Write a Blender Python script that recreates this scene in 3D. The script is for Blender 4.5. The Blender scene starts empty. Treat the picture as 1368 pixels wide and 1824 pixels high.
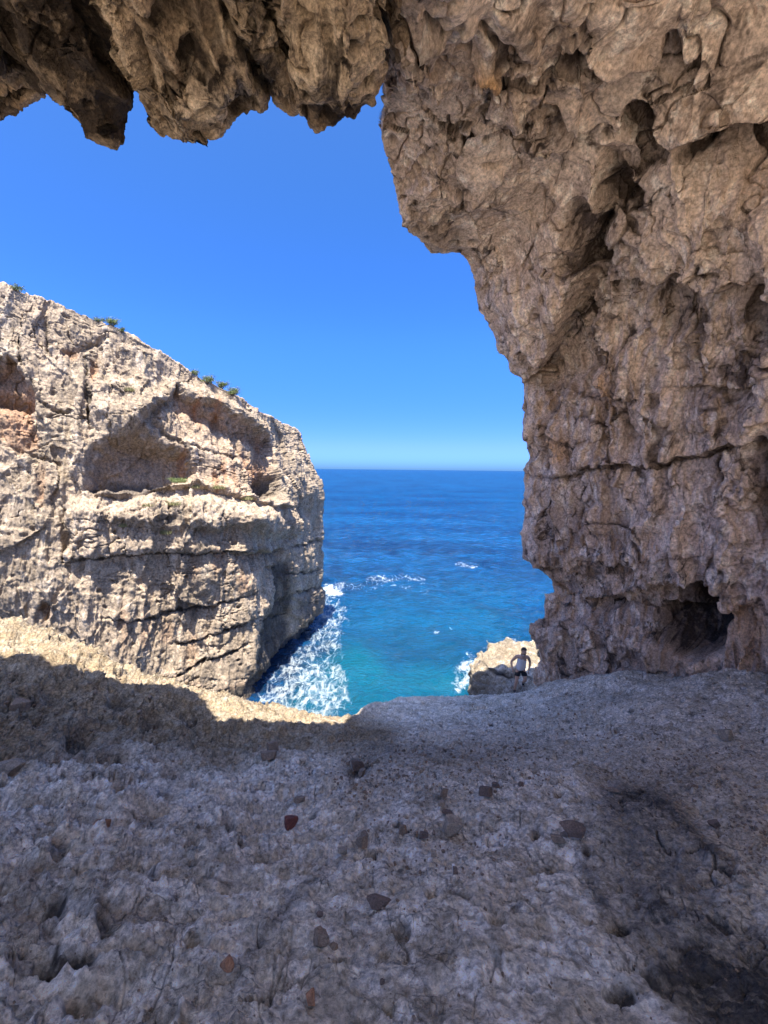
import bpy, bmesh, math, random
import numpy as np
from concurrent.futures import ThreadPoolExecutor
from mathutils import Vector, Matrix

Q = 1.0                      # mesh density factor
rng = random.Random(7)
SC = bpy.context.scene
COL = SC.collection

# ----------------------------------------------------------------------------
# camera model (used to turn photo measurements into world points)
# ----------------------------------------------------------------------------
F = 746.0
PITCH = math.radians(5.8)
CP, SP = math.cos(PITCH), math.sin(PITCH)
SEA = -16.0

def ray(px, py):
    a = (px - 684.0) / F
    b = -(py - 912.0) / F
    y = CP + b * SP
    z = b * CP - SP
    return a / y, z / y

def P(px, py, Y):
    dx, dz = ray(px, py)
    return np.array((dx * Y, Y, dz * Y))

def to_px(V):
    x, y, z = V[..., 0], V[..., 1], V[..., 2]
    d = y * CP - z * SP
    u = y * SP + z * CP
    dd = np.where(d > 0.05, d, 0.05)
    px = 684.0 + F * x / dd
    py = 912.0 - F * u / dd
    bad = d <= 0.05
    px = np.where(bad, -99999, px)
    return px, py

# ----------------------------------------------------------------------------
# vectorised noise
# ----------------------------------------------------------------------------
POOL = ThreadPoolExecutor(4)
CH = 60000

def par(fn, V):
    n = len(V)
    if n <= CH:
        return fn(V)
    parts = list(POOL.map(lambda i: fn(V[i:i + CH]), range(0, n, CH)))
    return np.concatenate(parts)

def _hash(i, j, k, seed):
    h = (i * np.uint32(0x9E3779B1)) ^ (j * np.uint32(0x85EBCA77)) ^ (k * np.uint32(0xC2B2AE3D)) ^ np.uint32(seed * 7919 + 13)
    h ^= h >> np.uint32(15)
    h *= np.uint32(0x2C1B3C6D)
    h ^= h >> np.uint32(12)
    h *= np.uint32(0x297A2D39)
    h ^= h >> np.uint32(15)
    return h

def _perlin(V, seed):
    V = V.astype(np.float32)
    f = np.floor(V)
    t = V - f
    I = f.astype(np.int32).astype(np.uint32)
    u = t * t * t * (t * (t * 6 - 15) + 10)
    out = 0
    for cx in (0, 1):
        wx = u[:, 0] if cx else 1 - u[:, 0]
        for cy in (0, 1):
            wy = u[:, 1] if cy else 1 - u[:, 1]
            for cz in (0, 1):
                wz = u[:, 2] if cz else 1 - u[:, 2]
                h = _hash(I[:, 0] + np.uint32(cx), I[:, 1] + np.uint32(cy), I[:, 2] + np.uint32(cz), seed)
                gx = (h & np.uint32(1023)).astype(np.float32) * (2 / 1023.) - 1
                gy = ((h >> np.uint32(10)) & np.uint32(1023)).astype(np.float32) * (2 / 1023.) - 1
                gz = ((h >> np.uint32(20)) & np.uint32(1023)).astype(np.float32) * (2 / 1023.) - 1
                d = gx * (t[:, 0] - cx) + gy * (t[:, 1] - cy) + gz * (t[:, 2] - cz)
                out = out + d * wx * wy * wz
    return out * 1.4

def perlin(V, seed=0):
    return par(lambda W: _perlin(W, seed), V)

def _worley(V, seed):
    V = V.astype(np.float32)
    f = np.floor(V)
    t = V - f
    I = f.astype(np.int32).astype(np.uint32)
    f1 = np.full(len(V), 9.0, np.float32)
    f2 = np.full(len(V), 9.0, np.float32)
    cid = np.zeros(len(V), np.float32)
    for cx in (-1, 0, 1):
        for cy in (-1, 0, 1):
            for cz in (-1, 0, 1):
                h = _hash(I[:, 0] + np.uint32(cx & 0xffffffff), I[:, 1] + np.uint32(cy & 0xffffffff), I[:, 2] + np.uint32(cz & 0xffffffff), seed)
                dx = (h & np.uint32(1023)).astype(np.float32) / 1023. + cx - t[:, 0]
                dy = ((h >> np.uint32(10)) & np.uint32(1023)).astype(np.float32) / 1023. + cy - t[:, 1]
                dz = ((h >> np.uint32(20)) & np.uint32(1023)).astype(np.float32) / 1023. + cz - t[:, 2]
                d = dx * dx + dy * dy + dz * dz
                c = ((h * np.uint32(2654435761)) >> np.uint32(8)).astype(np.float32) / 16777216.
                closer = d < f1
                f2 = np.where(closer, f1, np.minimum(f2, d))
                cid = np.where(closer, c, cid)
                f1 = np.where(closer, d, f1)
    return np.stack((np.sqrt(f1), np.sqrt(f2), cid), 1)

def worley(V, seed=0):
    return par(lambda W: _worley(W, seed), V)

def fbm(V, seed=0, oct=5, gain=0.5, lac=2.03):
    s, a, V = 0, 1.0, V.astype(np.float32)
    for o in range(oct):
        s = s + a * perlin(V, seed + o)
        a *= gain
        V = V * lac + 5.3
    return s

def ridged(V, seed=0, oct=5, gain=0.55, lac=2.07):
    s, a, V, w = 0, 1.0, V.astype(np.float32), 1.0
    for o in range(oct):
        n = 1 - np.abs(perlin(V, seed + o)) * 1.6
        n = np.clip(n, 0, 1) ** 2
        s = s + a * n * w
        w = np.clip(n * 1.6, 0, 1)
        a *= gain
        V = V * lac + 3.1
    return s

def billow(V, seed=0, oct=4, gain=0.5, lac=2.05):
    s, a, V = 0, 1.0, V.astype(np.float32)
    for o in range(oct):
        s = s + a * np.abs(perlin(V, seed + o))
        a *= gain
        V = V * lac + 1.7
    return s

def sst(a, b, x):
    t = np.clip((x - a) / (b - a), 0, 1)
    return t * t * (3 - 2 * t)

def warp(V, amp, freq, seed):
    W = V * freq
    return V + amp * np.stack((perlin(W, seed), perlin(W + 17.3, seed + 1), perlin(W - 9.1, seed + 2)), 1)

# ----------------------------------------------------------------------------
# shape helpers in measured (photo) coordinates: used only to say WHERE a hollow,
# a crack or a ledge sits on a surface; the displacement itself is along normals
# ----------------------------------------------------------------------------
def line_dist(px, py, pts, margin):
    """unsigned distance, signed side (+ = below/right of the line walked in order)"""
    pts = np.asarray(pts, float)
    lo, hi = pts.min(0) - margin, pts.max(0) + margin
    idx = np.nonzero((px > lo[0]) & (px < hi[0]) & (py > lo[1]) & (py < hi[1]))[0]
    x, y = px[idx], py[idx]
    best = np.full(len(idx), 1e9)
    side = np.zeros(len(idx))
    tpos = np.zeros(len(idx))
    n = len(pts) - 1
    for i in range(n):
        a, b = pts[i], pts[i + 1]
        ab = b - a
        L2 = (ab ** 2).sum()
        t = np.clip(((x - a[0]) * ab[0] + (y - a[1]) * ab[1]) / L2, 0, 1)
        qx, qy = x - a[0] - t * ab[0], y - a[1] - t * ab[1]
        d = np.hypot(qx, qy)
        c = ab[0] * (y - a[1]) - ab[1] * (x - a[0])
        m = d < best
        best = np.where(m, d, best)
        side = np.where(m, np.sign(c), side)
        tpos = np.where(m, (i + t) / n, tpos)
    return idx, best, side, tpos

def poly_sd(px, py, pts, margin):
    pts = np.asarray(pts, float)
    lo, hi = pts.min(0) - margin, pts.max(0) + margin
    idx = np.nonzero((px > lo[0]) & (px < hi[0]) & (py > lo[1]) & (py < hi[1]))[0]
    x, y = px[idx], py[idx]
    best = np.full(len(idx), 1e9)
    ins = np.zeros(len(idx), bool)
    n = len(pts)
    for i in range(n):
        a, b = pts[i], pts[(i + 1) % n]
        ab = b - a
        t = np.clip(((x - a[0]) * ab[0] + (y - a[1]) * ab[1]) / max((ab ** 2).sum(), 1e-9), 0, 1)
        d = np.hypot(x - a[0] - t * ab[0], y - a[1] - t * ab[1])
        best = np.minimum(best, d)
        cond = ((a[1] > y) != (b[1] > y))
        with np.errstate(divide='ignore', invalid='ignore'):
            xi = (b[0] - a[0]) * (y - a[1]) / (b[1] - a[1] + 1e-12) + a[0]
        ins ^= cond & (x < xi)
    return idx, np.where(ins, -best, best)

class Feat:
    """collects displacement D and stain channels for a set of points"""
    def __init__(s, V, wob=0.0, seed=3):
        s.px, s.py = to_px(V)
        if wob:
            s.px = s.px + wob * fbm(V * 1.1, seed, 4)
            s.py = s.py + wob * fbm(V * 1.1 + 31, seed + 9, 4)
        n = len(V)
        s.D = np.zeros(n)
        s.dark = np.zeros(n)  # dark rock and stains, plus painted shade on niche, prow and shelf
        s.rust = np.zeros(n)
        s.pale = np.zeros(n)
    def dent(s, cx, cy, rx, ry, amp, rot=0, k=1.5, ch=None, v=0):
        m = max(rx, ry) * 2.2
        i = np.nonzero((np.abs(s.px - cx) < m) & (np.abs(s.py - cy) < m))[0]
        x, y = s.px[i] - cx, s.py[i] - cy
        c, sn = math.cos(math.radians(rot)), math.sin(math.radians(rot))
        q = ((x * c + y * sn) / rx) ** 2 + ((-x * sn + y * c) / ry) ** 2
        w = np.exp(-q ** k)
        s.D[i] -= amp * w
        if ch:
            getattr(s, ch)[i] += v * w
    def groove(s, pts, w, amp, ch=None, v=0, taper=True):
        i, d, sd, t = line_dist(s.px, s.py, pts, w * 4)
        g = np.exp(-(d / w) ** 2)
        if taper:
            g = g * np.clip(4 * np.minimum(t, 1 - t) + 0.25, 0, 1)
        s.D[i] -= amp * g
        if ch:
            getattr(s, ch)[i] += v * g
    def lip(s, pts, reach, amp, up=0.0, upreach=None, edge=3, ch=None, v=0):
        """a ledge/overhang: points on the + side of the line are set back"""
        upreach = upreach or reach * .5
        i, d, sd, t = line_dist(s.px, s.py, pts, max(reach, upreach) * 3)
        en = np.clip(6 * np.minimum(t, 1 - t) + 0.0, 0, 1)
        below = np.where(sd > 0, sst(0, edge, d) * np.exp(-np.maximum(d - edge, 0) / reach), 0) * en
        above = np.where(sd <= 0, np.exp(-(d / upreach) ** 2), 0) * en
        s.D[i] += -amp * below + up * above
        if ch:
            getattr(s, ch)[i] += v * below
    def poly(s, pts, soft, amp, ch=None, v=0):
        i, sd = poly_sd(s.px, s.py, pts, soft * 2)
        w = sst(soft, -soft, sd)
        s.D[i] -= amp * w
        if ch:
            getattr(s, ch)[i] += v * w
        return i, w

# ----------------------------------------------------------------------------
# mesh helpers
# ----------------------------------------------------------------------------
def grid_normals(G):
    a = np.gradient(G, axis=0)
    b = np.gradient(G, axis=1)
    n = np.cross(a, b)
    n /= np.linalg.norm(n, axis=2, keepdims=True) + 1e-12
    return n

def smooth_n(N, it=2):
    for _ in range(it):
        M = N.copy()
        M[1:-1] += N[:-2] + N[2:]
        M[:, 1:-1] += N[:, :-2] + N[:, 2:]
        N = M / (np.linalg.norm(M, axis=2, keepdims=True) + 1e-12)
    return N

def mesh_from(name, V, faces_quads, mat, attrs=None, smooth=True, parent=None):
    me = bpy.data.meshes.new(name)
    nv, nf = len(V), len(faces_quads)
    k = faces_quads.shape[1]
    me.vertices.add(nv)
    me.vertices.foreach_set('co', np.ascontiguousarray(V, np.float32).ravel())
    me.loops.add(nf * k)
    me.loops.foreach_set('vertex_index', np.ascontiguousarray(faces_quads, np.int32).ravel())
    me.polygons.add(nf)
    me.polygons.foreach_set('loop_start', np.arange(0, nf * k, k, dtype=np.int32))
    me.polygons.foreach_set('use_smooth', np.full(nf, smooth))
    me.update(calc_edges=True)
    for an, arr in (attrs or {}).items():
        at = me.color_attributes.new(an, 'FLOAT_COLOR', 'POINT')
        c = np.ones((nv, 4), np.float32)
        c[:, :3] = arr
        at.data.foreach_set('color', c.ravel())
    if mat:
        me.materials.append(mat)
    o = bpy.data.objects.new(name, me)
    COL.objects.link(o)
    if parent:
        o.parent = parent
    return o

def grid_faces(ns, nt, flip=False, wrap=False):
    I = np.arange(ns * nt).reshape(ns, nt)
    if wrap:
        I = np.concatenate((I, I[:1]), 0)
    a, b, c, d = I[:-1, :-1], I[1:, :-1], I[1:, 1:], I[:-1, 1:]
    f = np.stack((a, b, c, d), -1).reshape(-1, 4)
    return f[:, ::-1] if flip else f

def tag(o, label=None, cat=None, group=None, kind=None):
    if label: o['label'] = label
    if cat: o['category'] = cat
    if group: o['group'] = group
    if kind: o['kind'] = kind
    return o

def empty(name, loc):
    o = bpy.data.objects.new(name, None)
    o.location = loc
    COL.objects.link(o)
    return o

# ----------------------------------------------------------------------------
# materials
# ----------------------------------------------------------------------------
class NT:
    def __init__(s, name):
        s.m = bpy.data.materials.new(name)
        s.m.use_nodes = True
        s.t = s.m.node_tree
        s.b = s.t.nodes['Principled BSDF']
    def n(s, typ, **kw):
        nd = s.t.nodes.new(typ)
        for k, v in kw.items():
            if k.startswith('_'):
                setattr(nd, k[1:], v)
            else:
                nd.inputs[k.replace('__', ' ')].default_value = v
        return nd
    def l(s, a, b):
        s.t.links.new(a, b)
    def val(s, x):
        return x
    def math(s, op, a, b=None, clamp=False):
        nd = s.t.nodes.new('ShaderNodeMath')
        nd.operation = op
        nd.use_clamp = clamp
        for i, v in enumerate((a, b)):
            if v is None: continue
            if isinstance(v, (int, float)): nd.inputs[i].default_value = v
            else: s.l(v, nd.inputs[i])
        return nd.outputs[0]
    def mix(s, fac, a, b, blend='MIX'):
        nd = s.t.nodes.new('ShaderNodeMix')
        nd.data_type = 'RGBA'
        nd.blend_type = blend
        nd.clamp_factor = True
        for sock, v in ((nd.inputs[0], fac), (nd.inputs[6], a), (nd.inputs[7], b)):
            if isinstance(v, (int, float)): sock.default_value = v
            elif isinstance(v, tuple): sock.default_value = (*v, 1) if len(v) == 3 else v
            else: s.l(v, sock)
        return nd.outputs[2]
    def rmp(s, x, lo, hi, a=0.0, b=1.0):
        nd = s.t.nodes.new('ShaderNodeMapRange')
        nd.interpolation_type = 'SMOOTHSTEP'
        nd.inputs[1].default_value = lo
        nd.inputs[2].default_value = hi
        nd.inputs[3].default_value = a
        nd.inputs[4].default_value = b
        s.l(x, nd.inputs[0])
        return nd.outputs[0]
    def noise(s, co, scale, detail=8, rough=.6, dist=0.0):
        nd = s.t.nodes.new('ShaderNodeTexNoise')
        nd.inputs['Scale'].default_value = scale
        nd.inputs['Detail'].default_value = detail
        nd.inputs['Roughness'].default_value = rough
        nd.inputs['Distortion'].default_value = dist
        s.l(co, nd.inputs['Vector'])
        return nd.outputs[0]
    def vor(s, co, scale, feat='F1', rnd=1.0):
        nd = s.t.nodes.new('ShaderNodeTexVoronoi')
        nd.feature = feat
        nd.inputs['Scale'].default_value = scale
        nd.inputs['Randomness'].default_value = rnd
        s.l(co, nd.inputs['Vector'])
        return nd.outputs[0]
    def coords(s, sc=(1, 1, 1), rot=(0, 0, 0)):
        tc = s.t.nodes.new('ShaderNodeTexCoord')
        mp = s.t.nodes.new('ShaderNodeMapping')
        mp.inputs['Scale'].default_value = sc
        mp.inputs['Rotation'].default_value = rot
        s.l(tc.outputs['Object'], mp.inputs['Vector'])
        return mp.outputs[0]
    def attr(s, name):
        nd = s.t.nodes.new('ShaderNodeVertexColor')
        nd.layer_name = name
        sp = s.t.nodes.new('ShaderNodeSeparateColor')
        s.l(nd.outputs[0], sp.inputs[0])
        return sp.outputs

def rock_mat(name, cA, cB, cDark, cRust, cPale, sc=1.0, stretch=(1, 1, 1), rot=(0, 0, 0), bump=0.05,
             dark_noise=(.56, .74, .75), rust_noise=(.6, .8, .35), pale_noise=(.52, .68, .6), speck=.5, pits=.6, cracks=0.0):
    t = NT(name)
    co = t.coords()
    cs = t.coords(stretch, rot)
    st = t.attr('stain_shade')
    n1 = t.noise(cs, .55 * sc, 9, .62, .6)
    n2 = t.noise(cs, 2.7 * sc, 10, .68, .3)
    n3 = t.noise(co, 14 * sc, 9, .72)
    n4 = t.noise(cs, 1.15 * sc, 9, .66, 1.2)
    n5 = t.noise(cs, .9 * sc, 8, .6, .8)
    base = t.mix(t.rmp(n1, .36, .64), cA, cB)
    base = t.mix(t.math('MULTIPLY', t.rmp(n2, pale_noise[0], pale_noise[1]), pale_noise[2]), base, cPale)
    base = t.mix(t.math('ADD', t.math('MULTIPLY', st[2], t.rmp(n2, .35, .6)), 0.0, True), base, cPale)
    r = t.math('ADD', t.math('MULTIPLY', st[1], t.rmp(n2, .30, .60, .5, 1.25)), t.math('MULTIPLY', t.rmp(n5, rust_noise[0], rust_noise[1]), rust_noise[2]), True)
    base = t.mix(r, base, cRust)
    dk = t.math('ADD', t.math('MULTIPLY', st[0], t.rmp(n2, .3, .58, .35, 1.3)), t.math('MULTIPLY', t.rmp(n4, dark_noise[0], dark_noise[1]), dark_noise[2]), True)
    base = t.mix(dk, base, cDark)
    pv = t.vor(cs, 9 * sc)
    pm = t.math('MULTIPLY', t.rmp(pv, .34, .12), t.rmp(n4, .42, .6))
    base = t.mix(t.math('MULTIPLY', pm, pits), base, cDark)
    v = t.rmp(n3, .28, .72, 1 - speck, 1 + speck)
    v2 = t.rmp(n2, .3, .7, .82, 1.18)
    vv = t.math('MULTIPLY', v, v2)
    cmb = t.t.nodes.new('ShaderNodeCombineColor')
    for i in range(3): t.l(vv, cmb.inputs[i])
    base = t.mix(1.0, base, cmb.outputs[0], 'MULTIPLY')
    if cracks:
        wv = t.n('ShaderNodeVectorMath', _operation='ADD')
        wn = t.t.nodes.new('ShaderNodeTexNoise'); wn.inputs['Scale'].default_value = 2.2; wn.inputs['Detail'].default_value = 7
        t.l(co, wn.inputs['Vector'])
        ws = t.n('ShaderNodeVectorMath', _operation='SCALE'); ws.inputs['Scale'].default_value = .7
        t.l(wn.outputs['Color'], ws.inputs[0]); t.l(co, wv.inputs[0]); t.l(ws.outputs[0], wv.inputs[1])
        ce = t.vor(wv.outputs[0], 1.6, 'DISTANCE_TO_EDGE')
        ce2 = t.vor(wv.outputs[0], 5.0, 'DISTANCE_TO_EDGE')
        ck = t.math('ADD', t.math('MULTIPLY', t.rmp(ce, .02, .004), t.rmp(n4, .45, .58)), t.math('MULTIPLY', t.rmp(ce2, .03, .006), t.rmp(n5, .5, .6)), True)
        base = t.mix(t.math('MULTIPLY', ck, cracks), base, cDark)
    t.l(base, t.b.inputs['Base Color'])
    t.b.inputs['Roughness'].default_value = .9
    t.b.inputs['Specular IOR Level'].default_value = .25
    b1 = t.noise(cs, 9 * sc, 12, .7, .4)
    b2 = t.vor(co, 22 * sc)
    b3 = t.noise(co, 45 * sc, 8, .75)
    h = t.math('ADD', t.math('ADD', b1, t.math('MULTIPLY', t.rmp(b2, 0, .35), .25)), t.math('MULTIPLY', b3, .3))
    if cracks:
        h = t.math('SUBTRACT', h, t.math('MULTIPLY', ck, .5))
    bp = t.n('ShaderNodeBump', Strength=1.0, Distance=bump)
    t.l(h, bp.inputs['Height'])
    t.l(bp.outputs[0], t.b.inputs['Normal'])
    return t.m

def plain_mat(name, col, rough=.8, var=.15, scale=8):
    t = NT(name)
    n = t.noise(t.coords(), scale, 6, .6)
    lo = tuple(c * (1 - var) for c in col)
    hi = tuple(min(1, c * (1 + var)) for c in col)
    t.l(t.mix(t.rmp(n, .3, .7), lo, hi), t.b.inputs['Base Color'])
    t.b.inputs['Roughness'].default_value = rough
    return t.m

M_ROOF = rock_mat('cave_roof_rock', (.56, .41, .27), (.36, .25, .16), (.05, .034, .024), (.46, .25, .10), (.66, .53, .39), 1.7, (1, .8, 1), (0, 0, 0), .045, dark_noise=(.52, .65, .85), speck=.6)
M_WALL = rock_mat('cave_wall_rock', (.70, .545, .435), (.51, .38, .295), (.085, .06, .047), (.50, .29, .14), (.80, .70, .59), 1.2, (1, 1, .6), (0, 0, 0), .03, dark_noise=(.53, .66, .8), pale_noise=(.5, .64, .8))
M_CLIFF = rock_mat('cliff_limestone', (.35, .275, .20), (.27, .215, .155), (.075, .064, .054), (.28, .135, .065), (.43, .365, .29), .55, (1, 1, .35), (0, 0, 0), .05, dark_noise=(.62, .8, .6), rust_noise=(.62, .8, .4))
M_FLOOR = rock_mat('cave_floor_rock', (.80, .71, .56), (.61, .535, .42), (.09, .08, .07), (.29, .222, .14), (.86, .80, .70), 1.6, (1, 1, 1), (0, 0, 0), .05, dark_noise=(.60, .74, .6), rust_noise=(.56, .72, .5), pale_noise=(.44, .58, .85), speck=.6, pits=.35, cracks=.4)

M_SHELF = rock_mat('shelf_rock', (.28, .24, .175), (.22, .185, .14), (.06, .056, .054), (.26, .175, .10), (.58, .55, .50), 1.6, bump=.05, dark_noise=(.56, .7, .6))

# ----------------------------------------------------------------------------
# 1. the cave mouth: roof and right-hand wall, one ring from the outer face round
#    the edge of the opening, inwards over our heads and back behind the camera
# ----------------------------------------------------------------------------
SIL = [  # px, py, Y (metres ahead)
 (-640, 352, 5.81), (-560, 345, 5.98), (-440, 335, 6.07), (-200, 300, 5.98), (-60, 262, 5.72),
 (0, 222, 6.30), (24, 203, 6.25), (40, 184, 6.22), (50, 140, 6.20), (66, 152, 5.65), (90, 184, 5.30), (116, 210, 5.29), (142, 232, 5.29), (168, 250, 5.29), (188, 266, 5.28), (201, 272, 5.28), (212, 258, 5.34), (221, 225, 5.40), (229, 178, 5.45), (236, 146, 5.49), (246, 172, 5.50), (262, 232, 5.49), (284, 252, 5.49), (345, 224, 5.47), (362, 230, 5.47), (380, 244, 5.46), (400, 218, 5.46), (467, 198, 5.51), (473, 158, 5.51), (482, 166, 5.52), (492, 190, 5.53), (506, 188, 5.54), (520, 158, 5.55), (540, 208, 5.56), (560, 232, 5.57), (582, 218, 5.59), (606, 208, 5.60), (622, 214, 5.66), (637, 184, 5.72), (652, 146, 5.87), (668, 118, 6.21),
 (677, 145, 6.9), (681, 175, 7.5), (673, 215, 8.2), (672, 250, 8.9), (685, 292, 9.3), (700, 342, 9.8), (709, 404, 10.3), (735, 420, 10.6), (752, 436, 10.8),
 (763, 450, 11.0), (800, 448, 11.4), (820, 456, 11.7), (835, 471, 12.0), (840, 510, 12.3), (850, 550, 12.6), (870, 575, 12.8), (885, 612, 13.0),
 (905, 646, 13.2), (924, 669, 13.4), (930, 681, 13.6), (930, 722, 13.8), (935, 770, 13.9), (940, 812, 14.0), (937, 850, 14.0), (938, 900, 14.0), (935, 950, 14.0),
 (940, 990, 14.0), (960, 1001, 14.0), (976, 1020, 14.1), (984, 1046, 14.2), (969, 1052, 14.3), (970, 1074, 14.3), (970, 1097, 14.3), (946, 1108, 14.4), (940, 1120, 14.5),
 (946, 1136, 14.5), (960, 1146, 14.4), (965, 1172, 14.3), (953, 1192, 14.3), (955, 1216, 14.2), (965, 1236, 14.0), (985, 1262, 13.6), (1010, 1310, 12.8)]
ANCH = {  # index in SIL -> (px, py, Y) far inside end, and (x, y, z) behind us, and (dx, dy, dz) outer face 1 and 2 offsets
 0: (-760, -20, 4.1), 2: (-640, -60, 4.1), 4: (-430, -80, 4.0), 5: (-230, -80, 3.95), 14: (0, -80, 3.8), 25: (300, -80, 3.75), 34: (530, -80, 3.85), 40: (690, -80, 4.1),
 44: (900, -80, 5.0), 47: (1150, -80, 5.5), 53: (1440, -80, 5.6), 59: (1470, 400, 6.4), 63: (1470, 750, 7.0), 67: (1470, 1000, 7.3),
 76: (1470, 1150, 8.0), 83: (1470, 1330, 7.8), 84: (1470, 1400, 7.6)}
BACK = {0: (-8, -1.3, 4.5), 2: (-6.5, -1.3, 4.5), 5: (-4.5, -1.3, 4.6), 14: (-2.5, -1.3, 4.6), 40: (1.0, -1.3, 4.9), 47: (4.5, -1.4, 6.0), 53: (7.0, -1.2, 6.2), 59: (8.8, 0, 3.4), 67: (9.6, 0, -1.0), 84: (10, 0, -4.0)}  # unseen rear end, cut short to let sun and sky light in

def keyed(d, u, nidx):
    ks = sorted(d)
    A = np.array([d[k] for k in ks], float)
    return np.stack([np.interp(u, ks, A[:, j]) for j in range(A.shape[1])], 1)

def build_ring():
    S = np.array(SIL, float)
    seg = np.hypot(np.diff(S[:, 0]), np.diff(S[:, 1])) + np.abs(np.diff(S[:, 2])) * 30
    seg[:4] *= .12
    seg[4:] = np.maximum(seg[4:], 8)
    far = keyed(ANCH, np.arange(len(S)), len(S))
    seg2 = np.hypot(np.diff(far[:, 0]), np.diff(far[:, 1]))
    seg2[:4] *= .12
    L = np.concatenate(([0], np.cumsum(.6 * seg + .45 * seg2)))
    ns = int(1500 * Q)
    u = np.interp(np.linspace(0, L[-1], ns), L, np.arange(len(S)))       # fractional SIL index
    sil = np.stack([np.interp(u, np.arange(len(S)), S[:, j]) for j in range(3)], 1)
    # homogeneous fractal roughening of the outline happens by displacement later
    far = keyed(ANCH, u, len(S))
    back = keyed(BACK, u, len(S))
    # smooth the far ends so that rows run evenly
    ker = np.exp(-np.linspace(-2, 2, int(121 * Q) | 1) ** 2); ker /= ker.sum()
    def sm(A):
        pad = len(ker) // 2
        B = np.pad(A, ((pad, pad), (0, 0)), 'edge')
        return np.stack([np.convolve(B[:, j], ker, 'valid') for j in range(A.shape[1])], 1)
    far, back = sm(far), sm(back)
    Psil = np.stack([P(*r) for r in sil])
    Pfar = np.stack([P(*r) for r in far])
    rows = []
    cen = np.stack([P(500, 720, y) for y in sil[:, 2]])
    out = Psil - cen
    out[:, 1] = 0
    out /= np.linalg.norm(out, axis=1, keepdims=True)
    # outer face: leans back from the edge; an unseen visor is added over the mouth to shade the floor
    vis = sst(28, 33, u) * sst(44, 40.5, u)
    up = np.clip(out[:, 2:3], 0, 1)
    o1 = out * .55 + np.array((0, .12, 0)) 
    o1 = o1 * (1 - vis[:, None]) + vis[:, None] * (np.array((0, 3.5, 3.8)))
    o2 = out * 6.5 + np.array((0, -3.2, 0)) * up + np.array((0, 1.5, 0)) * (1 - up)
    o2 = o2 * (1 - vis[:, None]) + vis[:, None] * (np.array((0, 3.6, 8.0)))
    o3 = out * 9 + np.array((0, -6.5, 1.0))
    v2 = (sst(44, 47, u) * sst(56, 52, u))[:, None]  # unseen forward bulge, added to shade the shelf
    o1 = o1 + v2 * np.array((0, .25, .3))
    o1, o2, o3 = sm(o1), sm(o2), sm(o3)
    nA, nB, nC = int(14 * Q), int(16 * Q), int(34 * Q)
    for k in range(nA): 
        w = k / nA
        rows.append((Psil + o3) * (1 - w) + (Psil + o2) * w)
    for k in range(nB):
        w = k / nB
        rows.append((Psil + o2) * (1 - w) + (Psil + o1) * w)
    for k in range(nC):
        w = (k / nC)
        # curve round the edge
        rows.append(Psil + o1 * (1 - w) ** 1.6)
    e0 = len(rows)
    nI = int(540 * Q)
    for k in range(nI):
        w = (k / nI) ** 1.12
        iy = (1 - w) / sil[:, 2] + w / far[:, 2]
        # edge rounding: starts deeper, comes forward over the first few per cent
        X = ((1 - w) / sil[:, 2])[:, None] * Psil + (w / far[:, 2])[:, None] * Pfar
        rows.append(X / iy[:, None])
    nD = int(60 * Q)
    for k in range(nD):
        w = k / nD
        rows.append(Pfar * (1 - w) + back * w)
    nE = int(22 * Q)
    back2 = back + np.array((0, -1.2, 0)) + np.stack((.25 * sst(47, 60, u) * 12, 0 * u, 6.0 * (1 - sst(50, 60, u))), 1)
    for k in range(nE + 1):
        w = k / nE
        rows.append(back * (1 - w) + back2 * w)
    G = np.stack(rows, 1)                                               # ns, nt, 3
    ns, nt = G.shape[:2]
    tt = np.arange(nt)
    edge = np.exp(-((tt - e0) / (26 * Q)) ** 2)                          # 1 at the outline
    edge = np.broadcast_to(edge, (ns, nt)).ravel()
    inside = np.broadcast_to(sst(e0 - 8, e0 + 20, tt), (ns, nt)).ravel()
    U = np.repeat(u, nt)
    wallw = sst(39.5, 43, U)                                             # 0 roof, 1 wall
    low = wallw * sst(52, 62, U)                                         # lower, fluted wall
    V = G.reshape(-1, 3)
    # base normal, pointing into the cave
    N = smooth_n(grid_normals(G), 6).reshape(-1, 3)
    mid = V[(ns // 2) * nt + e0 + nI // 2]
    if (N[(ns // 2) * nt + e0 + nI // 2] * -mid).sum() < 0:
        N = -N
    f = Feat(V, 7, 5)
    ft_ring(f)
    # ---- stage 1: large shapes
    big = fbm(V * .42, 11, 3)
    V1w = warp(V, .35, .9, 21)
    blocks = worley(V1w * np.array((.9, .9, .7)) , 5)
    slab = (blocks[:, 2] - .5)
    roofk = 1 - .45 * (1 - wallw)
    d1 = (.38 * roofk * big * (1 - .95 * edge) + .22 * roofk * slab * 1.1 * (1 - .75 * edge) * (1 - low * .4)) * inside + f.D * (1 - .8 * edge)
    # roof: grooves running along the bedding (from upper left to lower right of the mouth)
    g = V[:, 0] + V[:, 1] * .11
    gr = ridged(np.stack((g * 1.25 + .16 * fbm(V * .7, 41, 3), V[:, 1] * .10, V[:, 2] * .35), 1), 44, 5)
    d1 += (1 - wallw) * .25 * (gr - .75) * (1 - .8 * edge)
    # lower wall: vertical flutes
    fl = ridged(np.stack((V[:, 0] * 1.15 + .2 * V[:, 2], V[:, 1] * .8, V[:, 2] * .22), 1) + .35 * np.stack((perlin(V * .8, 61),) * 3, 1), 47, 4)
    d1 += low * .32 * (fl - .8) * (1 - .5 * edge)
    G1 = (V + N * d1[:, None]).reshape(ns, nt, 3)
    N1 = smooth_n(grid_normals(G1), 2).reshape(-1, 3)
    N1 *= np.sign((N1 * N).sum(1))[:, None]
    V1 = G1.reshape(-1, 3)
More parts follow.
